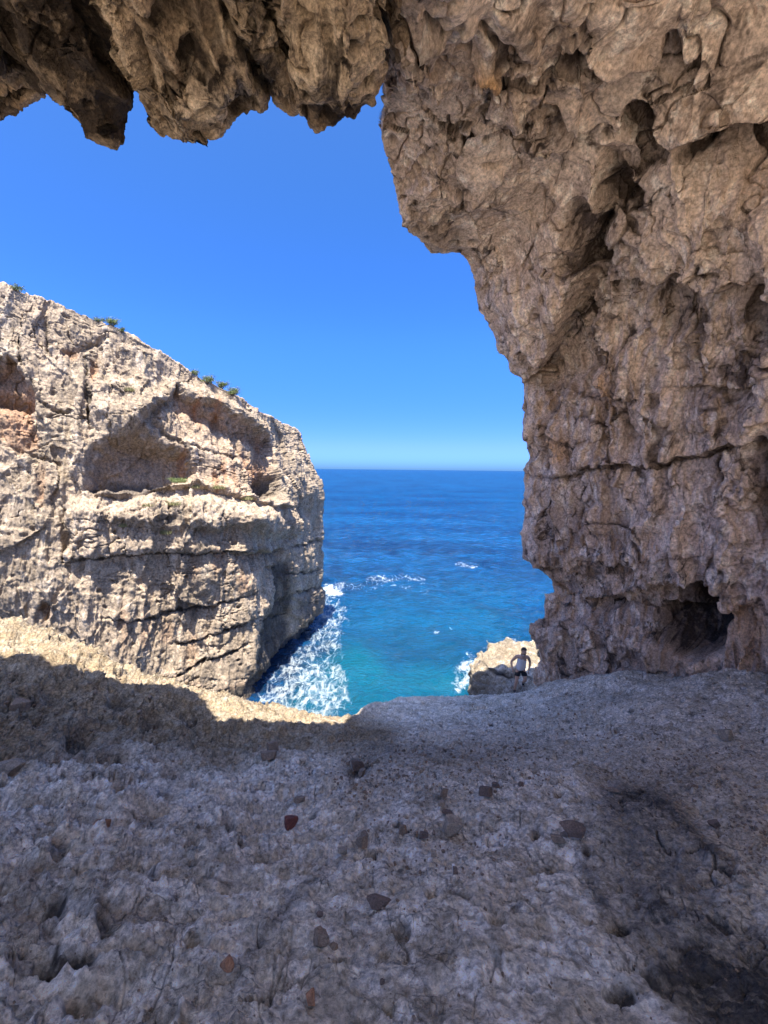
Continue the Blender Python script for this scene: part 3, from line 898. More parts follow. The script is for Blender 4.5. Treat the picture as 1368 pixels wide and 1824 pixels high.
def build_cliff():
    n = len(CL)
    A = np.array([(b[0], b[1], SEA - .6, *w, *t) for b, w, t in CL])
    pxs = to_px(A[:, 3:6])[0]
    seg = np.maximum(np.hypot(np.diff(A[:, 3]), np.diff(A[:, 4])) * .45, np.abs(np.diff(pxs)) * .06)
    L = np.concatenate(([0], np.cumsum(seg)))
    dens = 12 * Q
    ns = int(760 * Q)
    # dense only where seen
    wseg = np.where((np.arange(n - 1) >= 1) & (np.arange(n - 1) <= 14), 1.0, .12) * np.maximum(np.abs(np.diff(pxs)), 18)
    wseg[14:] = 4
    L = np.concatenate(([0], np.cumsum(wseg)))
    s = np.interp(np.linspace(0, L[-1], ns), L, np.arange(n))
    A = np.stack([np.interp(s, np.arange(n), A[:, j]) for j in range(9)], 1)
    ker = np.exp(-np.linspace(-2, 2, int(31 * Q) | 1) ** 2); ker /= ker.sum()
    pad = len(ker) // 2
    B = np.pad(A, ((pad, pad), (0, 0)), 'edge')
    A = np.stack([np.convolve(B[:, j], ker, 'valid') for j in range(9)], 1)
    base, waist, top = A[:, :3], A[:, 3:6], A[:, 6:9]
    rows = []
    n1, n2 = int(300 * Q), int(330 * Q)
    for k in range(n1):
        w = k / n1
        rows.append(base * (1 - w) + waist * w)
    for k in range(n2):
        w = k / n2
        e = w
        X = waist * (1 - e) + top * e
        # upper face bulges out a little, then rolls back to the rim
        rows.append(X)
    n3 = int(70 * Q)
    backv = np.stack((-np.ones(ns) * .55, np.ones(ns) * .83, np.zeros(ns)), 1)
    for k in range(n3 + 1):
        w = k / n3
        rows.append(top + backv * (22 * w ** 1.7) + np.array((0, 0, 1)) * (.5 * w - 1.2 * w * w))
    G = np.stack(rows, 1)
    nt = G.shape[1]
    V = G.reshape(-1, 3)
    N = smooth_n(grid_normals(G), 10).reshape(-1, 3)
    i = (ns // 3) * nt + n1
    if (N[i] * -V[i]).sum() < 0: N = -N
    f = Feat(V, 6, 25)
    ft_cliff(f)
    tt = np.broadcast_to(np.arange(nt), (ns, nt)).ravel()
    face = sst(n1 + n2 + 20, n1 + n2 - 10, tt)
    rim = np.exp(-((tt - n1 - n2) / (24 * Q)) ** 2)
    # big planes
    hz = V[:, 2] + .18 * V[:, 0] + .6 * fbm(V * .12, 301, 3)               # bedding dips to the right
    Vw = warp(V, .9, .35, 311)
    blk = worley(Vw * np.array((.33, .33, .16)), 313)
    blk2 = worley(warp(V, .5, .7, 315) * np.array((.8, .8, .42)), 317)
    big = fbm(V * .16, 321, 3)
    bed = hz * .55
    bedi = np.floor(bed)
    bedf = bed - bedi
    bedh = np.sin(bedi * 12.9898 + 4.1) * 43758.5453
    bedh = bedh - np.floor(bedh)
    d1 = f.D + (.5 * big + .4 * (blk[:, 2] - .5)) * face * (1 - .5 * rim) + .17 * (blk2[:, 2] - .5) * face
    d1 += .12 * (bedh - .5) * face * sst(0, .12, bedf) * sst(1, .9, bedf)
    vert = ridged(np.stack((V[:, 0] * .55 + V[:, 1] * .25, V[:, 1] * .5, V[:, 2] * .10), 1) + .25 * np.stack((perlin(V * .4, 331),) * 3, 1), 333, 5)
    d1 += .21 * (vert - .85) * face * (1 - .4 * rim)
    G1 = (V + N * d1[:, None]).reshape(ns, nt, 3)
    N1 = smooth_n(grid_normals(G1), 2).reshape(-1, 3)
    N1 *= np.where((N1 * N).sum(1) < 0, -1, 1)[:, None]
    V1 = G1.reshape(-1, 3)
    Vw = warp(V1, .3, .9, 341)
    rd = billow(Vw * np.array((.7, .7, .30)), 343, 6, .5)
    fine = fbm(V1 * 2.2, 351, 5, .6)
    crv = np.abs(fbm(warp(V1, .5, .6, 361) * np.array((.55, .55, .16)), 363, 3))
    crh = np.abs(fbm(warp(V1, .4, .5, 365) * np.array((.14, .14, .6)), 367, 3))
    sb = worley(Vw * np.array((1.6, 1.6, 1.1)), 369)
    streak = ridged(warp(V1, .25, .8, 375) * np.array((1.7, 1.7, .28)), 377, 5)
    pit = worley(Vw * 2.2, 371)
    pit_d = sst(.4, .1, pit[:, 0]) * (pit[:, 2] > .78)
    crm = sst(-.1, .2, fbm(V1 * .3, 373, 2))
    d2 = .15 * (rd - .5) + .045 * fine + .10 * (streak - .8) + .07 * (sb[:, 2] - .5) - .18 * sst(.022, 0, crv) * crm - .16 * sst(.018, 0, crh) * crm - .16 * pit_d
    d2 *= .35 + .65 * face
    V2 = V1 + N1 * d2[:, None]
    dark = f.dark + .5 * sst(.022, 0, crv) * crm + .4 * sst(.018, 0, crh) * crm + .3 * pit_d
    # black band of lichen above the tide line, wine-red band in the splash zone
    h = V[:, 2] - SEA + .6 * fbm(V * .5, 381, 3)
    low = sst(1.3, .5, h)
    dark = np.maximum(dark, low * 1.0)
    rust = f.rust * .6 + low * .5
    st = np.stack((np.clip(dark, 0, 1), np.clip(rust, 0, 1), np.clip(f.pale, 0, 1)), 1)
    o = mesh_from('cliff', V2, grid_faces(ns, nt), M_CLIFF, {'stain_shade': st})
    tag(o, kind='structure')
    px, py = to_px(V2)
    m = face > .02
    FL['cv'], FL['cpx'], FL['cpy'] = V2[m], px[m], py[m]

def ft_cliff(f):
    # the long hollow under the overhang
    f.poly([(148, 878), (152, 835), (165, 800), (205, 790), (232, 778), (262, 735), (300, 712), (318, 690), (332, 712), (372, 725), (380, 735), (420, 752), (470, 778), (490, 800), (492, 850), (488, 895), (420, 890), (345, 862), (290, 868), (240, 886)], 6, .55, 'rust', .15)
    f.poly([(160, 872), (180, 810), (240, 790), (330, 805), (345, 840), (300, 868), (240, 880)], 10, 1.5, 'rust', .12)
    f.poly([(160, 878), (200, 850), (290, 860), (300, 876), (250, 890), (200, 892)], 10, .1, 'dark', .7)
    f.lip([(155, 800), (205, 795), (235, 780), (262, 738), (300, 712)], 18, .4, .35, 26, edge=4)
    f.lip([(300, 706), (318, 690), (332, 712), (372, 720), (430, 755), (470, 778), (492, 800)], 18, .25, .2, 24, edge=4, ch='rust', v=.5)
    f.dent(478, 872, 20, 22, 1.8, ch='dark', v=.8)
    f.dent(470, 820, 14, 45, .4, 0, ch='rust', v=.8)
    f.dent(370, 815, 70, 22, -.5, 22, ch='pale', v=.4)
    for x, y in ((400, 840), (385, 860), (440, 830), (352, 735), (385, 730), (330, 820), (418, 850), (455, 850)):
        f.dent(x, y, 6, 28, .1, -8, ch='rust', v=.9)
    f.poly([(325, 720), (350, 725), (480, 795), (486, 812), (420, 775), (345, 745)], 6, .25, 'rust', .4)
    f.groove([(270, 760), (300, 785), (360, 800), (420, 815), (445, 812)], 4, .3, 'dark', .7)
    # ledge below it
    f.lip([(150, 884), (210, 896), (270, 884), (345, 868), (420, 892), (500, 908), (540, 905)][::-1], 26, -.9, 0, edge=8)
    f.dent(330, 918, 140, 26, -1.1, 3, k=2)
    f.dent(480, 930, 60, 26, -.7, 3, k=2)
    f.dent(235, 735, 85, 50, -.9, 20, k=2)
    f.dent(400, 735, 80, 18, -.5, 28, k=2)
    f.poly([(125, 905), (300, 925), (405, 985), (240, 992), (110, 1008)], 12, -.5)
    f.dent(300, 875, 60, 8, .0, ch='pale', v=.6)
    f.dent(300, 930, 18, 10, .5, ch='dark', v=.7)
    # hollow at the left
    f.poly([(-20, 670), (10, 640), (30, 655), (40, 690), (58, 700), (60, 735), (40, 740), (5, 725), (-20, 720)], 7, 1.2, 'rust', .7)
    f.dent(10, 720, 45, 16, .8, 10, ch='dark', v=.5)
    f.poly([(-10, 725), (55, 735), (66, 800), (30, 810), (-10, 790)], 8, .35, 'rust', .9)
    f.groove([(70, 835), (72, 870), (70, 910)], 9, .2, 'rust', .8)
    f.groove([(55, 715), (90, 735), (130, 745)], 4, .3, 'dark', .6)
    # vertical cracks
    f.groove([(150, 645), (154, 690), (158, 730), (160, 770)], 4, .5, 'dark', .8)
    f.groove([(170, 640), (165, 690), (168, 700)], 5, .3, 'rust', .8)
    f.groove([(76, 572), (78, 600), (86, 645)], 4, .4, 'dark', .6)
    f.groove([(32, 610), (40, 660)], 4, .4, 'dark', .5)
    f.groove([(105, 640), (130, 635), (155, 620), (185, 612)], 5, .35, 'dark', .4)
    f.dent(122, 640, 14, 10, .2, ch='rust', v=.9)
    f.groove([(500, 900), (512, 970), (520, 1040), (516, 1100)], 4, .25, 'dark', .3)
    f.groove([(535, 900), (540, 960), (536, 1040)], 4, .35, 'dark', .5)
    f.groove([(110, 900), (118, 960), (112, 1010)], 6, .5, 'dark', .4)
    f.groove([(0, 800), (60, 815), (110, 830)], 4, .25, 'dark', .4)
    # bedding cracks of the lower face
    for pts in ([(105, 1008), (150, 1002), (240, 992), (330, 990), (400, 986), (470, 984)], [(190, 1108), (230, 1108), (275, 1105), (330, 1092), (400, 1078), (470, 1054)], [(310, 1158), (350, 1150), (420, 1120), (470, 1100)],
                [(312, 1212), (360, 1186), (400, 1170), (445, 1150)], [(520, 1060), (540, 1056), (572, 1046)], [(515, 975), (545, 972), (574, 962)], [(500, 1020), (540, 1022), (572, 1015)], [(470, 1110), (500, 1100), (520, 1092)]):
        f.lip(pts, 14, .10, .05, 14, edge=3)
        f.groove(pts, 1.9, .35, 'dark', .9)
    f.lip([(405, 985), (440, 988), (480, 984), (505, 975)], 26, .6, .2, edge=4, ch='rust', v=.2)
    # seaward side: black lichen, plus its shade painted in as dark colour
    f.poly([(455, 1160), (470, 1110), (490, 1080), (515, 1060), (518, 1150), (500, 1190), (460, 1225), (440, 1235)], 8, .35, 'dark', 1.0)
    f.poly([(490, 1010), (512, 1000), (516, 1075), (488, 1085)], 6, .2, 'dark', .8)
    f.groove([(455, 1222), (500, 1178), (540, 1130), (572, 1098)], 5, -.1, 'pale', .9)
    f.poly([(530, 1070), (572, 1050), (574, 1085), (530, 1120)], 8, -.5, 'dark', .6)
    f.dent(330, 1085, 10, 22, 0, ch='dark', v=.8)
    f.dent(350, 1100, 8, 18, 0, ch='dark', v=.6)
    for x, y, w, h in ((345, 1010, 10, 30), (300, 1130, 14, 30), (225, 1120, 9, 40), (345, 1165, 10, 30), (430, 1040, 10, 26), (385, 1000, 8, 30), (260, 1120, 8, 40)):
        f.dent(x, y, w, h, 0, ch='rust', v=.55)
    for x, y, w, h in ((420, 1190, 20, 40), (370, 1200, 16, 30), (560, 1110, 12, 20), (185, 1060, 8, 26)):
        f.dent(x, y, w, h, 0, ch='dark', v=.4)
    f.dent(80, 1095, 12, 14, .6, ch='rust', v=.7)
    # undercut at the foot of the prow
    f.lip([(440, 1236), (500, 1170), (525, 1130), (575, 1085)], 60, .9, .2, 20, edge=5)

build_cliff()

# ----------------------------------------------------------------------------
# 4. the sea
# ----------------------------------------------------------------------------
def water_mat():
    t = NT('sea_water')
    co = t.coords()
    st = t.attr('stain_shade')              # r foam, g shallow turquoise
    n0 = t.noise(t.coords((.02, .05, 1)), 1.0, 5, .6)
    n9 = t.noise(t.coords((.30, .75, 1)), 1.0, 9, .72, .4)
    nn = t.math('ADD', t.math('MULTIPLY', n0, .4), t.math('MULTIPLY', n9, .6))  # ripple highlights and dark troughs painted into the water colour
    deep = t.mix(t.rmp(nn, .40, .60), (.0001, .018, .062), (.0006, .064, .180))
    col = t.mix(st[1], deep, (.0006, .095, .155))
    # lacy foam
    wv = t.noise(co, .55, 6, .65, 1.5)
    mpn = t.n('ShaderNodeVectorMath', _operation='ADD')
    nz = t.t.nodes.new('ShaderNodeTexNoise')
    nz.inputs['Scale'].default_value = .7
    nz.inputs['Detail'].default_value = 7
    cf = t.coords((1.25, .62, 1), (0, 0, .25))
    t.l(cf, nz.inputs['Vector'])
    sc = t.n('ShaderNodeVectorMath', _operation='SCALE')
    sc.inputs['Scale'].default_value = 1.6
    t.l(nz.outputs['Color'], sc.inputs[0])
    t.l(cf, mpn.inputs[0]); t.l(sc.outputs[0], mpn.inputs[1])
    v1 = t.vor(mpn.outputs[0], 1.0, 'DISTANCE_TO_EDGE')
    v2 = t.vor(mpn.outputs[0], 2.6, 'DISTANCE_TO_EDGE')
    fn = t.noise(mpn.outputs[0], 1.4, 12, .78)
    lace = t.math('ADD', t.math('MULTIPLY', t.rmp(v1, .2, 0), .38), t.math('MULTIPLY', t.rmp(v2, .2, 0), .28))
    lace = t.math('ADD', lace, t.math('MULTIPLY', t.rmp(fn, .30, .74), 1.05))
    foam = t.math('ADD', lace, t.math('MULTIPLY', st[0], 1.6))
    foam = t.math('MULTIPLY', t.math('POWER', t.rmp(foam, 1.15, 2.35), 1.3), .92)
    foam = t.math('MULTIPLY', foam, t.rmp(st[0], .04, .3))
    col = t.mix(foam, col, (.44, .50, .52))
    b1 = t.noise(t.coords((1, 1.6, 1)), 1.3, 7, .62, .3)
    b2 = t.noise(t.coords((.45, 1, 1)), .42, 8, .66, .3)
    h = t.math('ADD', t.math('MULTIPLY', b1, .6), t.math('MULTIPLY', b2, 1.3))
    bp = t.n('ShaderNodeBump', Strength=1.0, Distance=.8)
    t.l(h, bp.inputs['Height'])
    # a wind-roughened sea never mirrors fully at the horizon: limit the Fresnel reflection
    t.t.nodes.remove(t.b)
    df = t.n('ShaderNodeBsdfDiffuse'); gl = t.n('ShaderNodeBsdfGlossy', Roughness=.16)
    fr = t.n('ShaderNodeFresnel', IOR=1.33)
    for nd in (df, gl, fr): t.l(bp.outputs[0], nd.inputs['Normal'])
    t.l(col, df.inputs['Color'])
    mr = t.n('ShaderNodeMapRange'); mr.inputs[1].default_value = .02; mr.inputs[2].default_value = .9
    mr.inputs[3].default_value = .02; mr.inputs[4].default_value = .27
    t.l(fr.outputs[0], mr.inputs[0])
    fac = t.math('MULTIPLY', mr.outputs[0], t.math('SUBTRACT', 1.0, foam))
    mx = t.n('ShaderNodeMixShader')
    t.l(fac, mx.inputs[0]); t.l(df.outputs[0], mx.inputs[1]); t.l(gl.outputs[0], mx.inputs[2])
    t.l(mx.outputs[0], t.t.nodes['Material Output'].inputs['Surface'])
    return t.m

def build_sea():
    m = water_mat()
    na, nr = int(620 * Q), int(900 * Q)
    th = np.linspace(math.radians(-34), math.radians(34), na)
    # rows even in the angle below the horizon
    tan0, tan1 = .66, .00035
    k = np.linspace(0, 1, nr)
    tb = tan0 * (tan1 / tan0) ** (k ** 1.9)
    r = -SEA / tb
    R, T = np.meshgrid(r, th)
    x, y = R * np.sin(T), R * np.cos(T)
    V = np.stack((x, y, np.full_like(x, SEA)), -1).reshape(-1, 3)
    spacing = np.broadcast_to(np.gradient(r), x.shape).ravel()
    z = np.zeros(len(V))
    rr = np.random.RandomState(5)
    for i in range(46):
        lam = .7 * (14 / .7) ** (i / 45.)
        ang = math.radians(200 + rr.uniform(-60, 60))
        kx, ky = math.sin(ang) * 2 * math.pi / lam, math.cos(ang) * 2 * math.pi / lam
        a = .0095 * lam ** .62
        fade = sst(lam / 2.2, lam / 5, spacing)
        ph = kx * V[:, 0] + ky * V[:, 1] + rr.uniform(0, 6.28) + 1.5 * _perlin(np.stack((V[:, 0] / lam / 3, V[:, 1] / lam / 3, V[:, 0] * 0), 1).clip(-1e6, 1e6), i)
        c = np.sin(ph)
        z += a * fade * (c + .35 * np.cos(2 * ph))
    V[:, 2] += z * 1.5
    f = Feat(V, 0, 35)
    wob = np.stack((V[:, 0] * .35, V[:, 1] * .35, V[:, 0] * 0), 1)
    nearw = sst(140, 50, V[:, 1])
    f.px = f.px + 16 * nearw * fbm(wob, 37, 5); f.py = f.py + 9 * nearw * fbm(wob + 50, 38, 5)
    f.poly([(440, 1260), (470, 1215), (520, 1150), (545, 1115), (575, 1065), (582, 1045), (606, 1040), (616, 1080), (610, 1150), (622, 1225), (628, 1250), (590, 1290), (520, 1290)], 18, 0, 'dark', .36)
    f.poly([(470, 1250), (530, 1180), (615, 1190), (636, 1232), (600, 1280), (520, 1280)], 16, 0, 'dark', .22)
    f.poly([(560, 1110), (585, 1075), (625, 1080), (622, 1130), (590, 1160), (550, 1160)], 10, 0, 'dark', .12)
    f.dent(588, 1054, 16, 8, 0, ch='dark', v=.9)
    f.dent(610, 1050, 24, 10, 0, ch='dark', v=.35)
    f.groove([(625, 1050), (660, 1032), (720, 1026), (752, 1032), (766, 1066)], 6, 0, 'dark', .42)
    f.groove([(640, 1060), (680, 1040), (740, 1048)], 8, 0, 'dark', .3)
    f.groove([(812, 1002), (852, 1008)], 4, 0, 'dark', .5)
    f.groove([(800, 1232), (820, 1212), (836, 1188), (846, 1190)], 10, 0, 'dark', .8)
    f.groove([(818, 1160), (846, 1172), (830, 1185)], 8, 0, 'dark', .45)
    f.groove([(858, 1152), (890, 1148), (930, 1140)], 5, 0, 'dark', .5)
    for x_, y_, r_ in ((780, 1123, 6), (812, 1122, 4)):
        f.dent(x_, y_, r_, r_ * .6, 0, ch='dark', v=.5)
    f.poly([(620, 1100), (720, 1090), (760, 1150), (720, 1230), (640, 1260)], 40, 0, 'dark', .12)
    f.poly([(480, 1290), (560, 1190), (640, 1150), (700, 1190), (850, 1190), (870, 1260), (700, 1290)], 30, 0, 'rust', .75)
    f.poly([(560, 1200), (600, 1090), (700, 1060), (900, 1060), (960, 1160), (800, 1200)], 60, 0, 'rust', .3)
    V[:, 2] += .10 * np.clip(f.dark, 0, 1) * fbm(V * np.array((1.2, 1.2, 0)), 401, 4)
    st = np.stack((np.clip(f.dark, 0, 1), np.clip(f.rust, 0, 1), f.pale), 1)
    o = mesh_from('water', V, grid_faces(na, nr, flip=True), m, {'stain_shade': st})
    tag(o, kind='structure')
    # the rest of the sea, round the sides and behind
    b = 30000.0
    s = .5
    ang = np.linspace(math.radians(33.9), math.radians(360 - 33.9), 80)
    rin, rout = np.full(80, 24.3), np.full(80, b)
    V = np.concatenate([np.stack((rad * np.sin(ang), rad * np.cos(ang), np.full(80, SEA - .05)), 1) for rad in (np.full(80, .01), rin, np.full(80, 400.), rout)])
    V = V.reshape(4, 80, 3)
    o = mesh_from('water', V.reshape(-1, 3), grid_faces(4, 80), m, {'stain_shade': np.zeros((320, 3))})
    tag(o, kind='structure')

build_sea()

# ----------------------------------------------------------------------------
# 5. the rock shelf beyond the floor, where the person walks
# ----------------------------------------------------------------------------
def build_shelf():
    bm = bmesh.new()
    def prism(pts, z0, z1, tilt=0.0, inset=.12):
        n = len(pts)
        cx = sum(p[0] for p in pts) / n; cy = sum(p[1] for p in pts) / n
        lo = [bm.verts.new((cx + (x - cx) * 1.04, cy + (y - cy) * 1.04, z0)) for x, y in pts]
        hi = [bm.verts.new((x, y, z1 + tilt * (y - cy))) for x, y in pts]
        for i in range(n):
            bm.faces.new((lo[i], lo[(i + 1) % n], hi[(i + 1) % n], hi[i]))
        bm.faces.new(hi); bm.faces.new(lo[::-1])
    prism([(3.75, 15.0), (3.75, 17.3), (5.4, 17.3), (8.5, 17.2), (8.5, 13.8), (5.0, 13.8), (4.1, 14.4)], -19, -8.62, .02)
    prism([(3.85, 16.9), (3.95, 18.1), (4.6, 18.5), (5.3, 18.0), (5.0, 16.9)], -17, -8.50, .05)
    prism([(4.45, 17.2), (4.5, 18.7), (8.5, 18.7), (8.5, 16.4), (6.4, 16.3), (5.4, 16.9)], -17, -8.34, .08)
    prism([(4.25, 17.7), (4.45, 18.9), (5.3, 19.0), (5.3, 17.9)], -17, -8.40, .0)
    prism([(4.95, 18.4), (5.0, 19.6), (8.5, 19.9), (8.5, 18.1)], -17, -8.22, .06)
    prism([(7.0, 15.6), (6.9, 17.2), (7.2, 18.6), (8.5, 18.9), (8.5, 15.2)], -17, -7.9, .05)
    bmesh.ops.recalc_face_normals(bm, faces=bm.faces)
    me = bpy.data.meshes.new('tmp'); bm.to_mesh(me); bm.free()
    o = bpy.data.objects.new('tmp', me); COL.objects.link(o)
    md = o.modifiers.new('r', 'REMESH'); md.mode = 'VOXEL'; md.voxel_size = .055 / Q
    me2 = bpy.data.meshes.new_from_object(o.evaluated_get(bpy.context.evaluated_depsgraph_get()))
    bpy.data.objects.remove(o)
    n = len(me2.vertices)
    V = np.empty(n * 3, np.float32); me2.vertices.foreach_get('co', V); V = V.reshape(-1, 3).astype(float)
    Fq = np.empty(len(me2.loops), np.int32); me2.loops.foreach_get('vertex_index', Fq); Fq = Fq.reshape(-1, 4)
    def vnorm(V):
        a, b, c, d = (V[Fq[:, k]] for k in range(4))
        fn = np.cross(c - a, d - b)
        N = np.zeros_like(V)
        for k in range(4):
            for j in range(3):
                N[:, j] += np.bincount(Fq[:, k], fn[:, j], n)
        return N / (np.linalg.norm(N, axis=1, keepdims=True) + 1e-9)
    # soften the block corners a little (average of neighbours)
    for _ in range(6):
        A = np.zeros_like(V); cnt = np.zeros(n)
        for k in range(4):
            for j in range(3):
                A[:, j] += np.bincount(Fq[:, k], V[Fq[:, (k + 1) % 4], j], n)
            cnt += np.bincount(Fq[:, k], None, n)
        V = V * .4 + .6 * A / cnt[:, None].clip(1)
    N = vnorm(V)
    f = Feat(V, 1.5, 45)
    f.groove([(845, 1186), (862, 1176), (874, 1190), (905, 1200), (930, 1206)], 1.8, .10, 'dark', .7)
    f.groove([(872, 1158), (874, 1168), (902, 1170)], 1.5, .06, 'dark', .5)
    f.poly([(850, 1200), (870, 1192), (925, 1200), (925, 1240), (850, 1240)], 6, 0, 'dark', .4)  # mottled shade of the near part painted as dark colour
    f.poly([(872, 1186), (910, 1184), (975, 1178), (975, 1245), (880, 1245)], 6, 0, 'pale', 1.0)  # colour lightened over the shaded part, up to the sun line
    f.poly([(860, 1146), (935, 1146), (935, 1168), (845, 1190)], 5, 0, 'rust', .2)
    Vw = warp(V, .2, 1.2, 501)
    d = .34 * (billow(Vw * np.array((1.2, 1.2, 2.2)), 503, 5) - .5) + .05 * fbm(V * 4, 505, 5) - .12 * sst(.5, .1, worley(Vw * 2.6, 509)[:, 0]) - .12 * sst(.05, 0, np.abs(fbm(Vw * 1.0, 507, 3)))
    d += f.D
    V = V + N * d[:, None]
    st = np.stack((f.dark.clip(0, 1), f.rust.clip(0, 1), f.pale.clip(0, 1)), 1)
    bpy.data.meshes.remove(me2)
    o = mesh_from('rock_shelf', V, Fq, M_SHELF, {'stain_shade': st})
    tag(o, kind='structure')
    px, py = to_px(V)
    FL['sv'], FL['spx'], FL['spy'] = V, px, py

build_shelf()

def shelf_z(x, y):
    V = FL['sv']
    d = np.hypot(V[:, 0] - x, V[:, 1] - y)
    m = d < .12
    return float(V[m, 2].max()) if m.any() else -8.6

# ----------------------------------------------------------------------------
# 6. the person
# ----------------------------------------------------------------------------
def skin_mesh(name, joints, bones, root, mat, parent=None, sub=2, fat=1.0):
    """joints: name -> (x, y, z, rx, ry)"""
    me = bpy.data.meshes.new(name)
    ks = list(joints)
    ix = {k: i for i, k in enumerate(ks)}
    me.from_pydata([joints[k][:3] for k in ks], [(ix[a], ix[b]) for a, b in bones], [])
    o = bpy.data.objects.new(name, me)
    COL.objects.link(o)
    md = o.modifiers.new('skin', 'SKIN')
    md.branch_smoothing = .6
    if not me.skin_vertices:
        bpy.context.view_layer.objects.active = o
    for k, sv in zip(ks, me.skin_vertices[0].data):
        sv.radius = (joints[k][3] * fat, joints[k][4] * fat)
        sv.use_root = (k == root)
    ss = o.modifiers.new('sub', 'SUBSURF'); ss.levels = sub; ss.render_levels = sub
    dg = bpy.context.evaluated_depsgraph_get()
    me2 = bpy.data.meshes.new_from_object(o.evaluated_get(dg))
    me2.name = name
    bpy.data.objects.remove(o)
    me2.materials.clear()
    me2.materials.append(mat)
    for p in me2.polygons: p.use_smooth = True
    o = bpy.data.objects.new(name, me2)
    COL.objects.link(o)
    if parent: o.parent = parent
    return o

def join_bm(name, meshes, mat, parent):
    bm = bmesh.new()
    for o in meshes:
        bm.from_mesh(o.data)
        bpy.data.objects.remove(o)
    me = bpy.data.meshes.new(name); bm.to_mesh(me); bm.free()
    me.materials.append(mat)
    for p in me.polygons: p.use_smooth = True
    o = bpy.data.objects.new(name, me); COL.objects.link(o)
    o.parent = parent
    return o

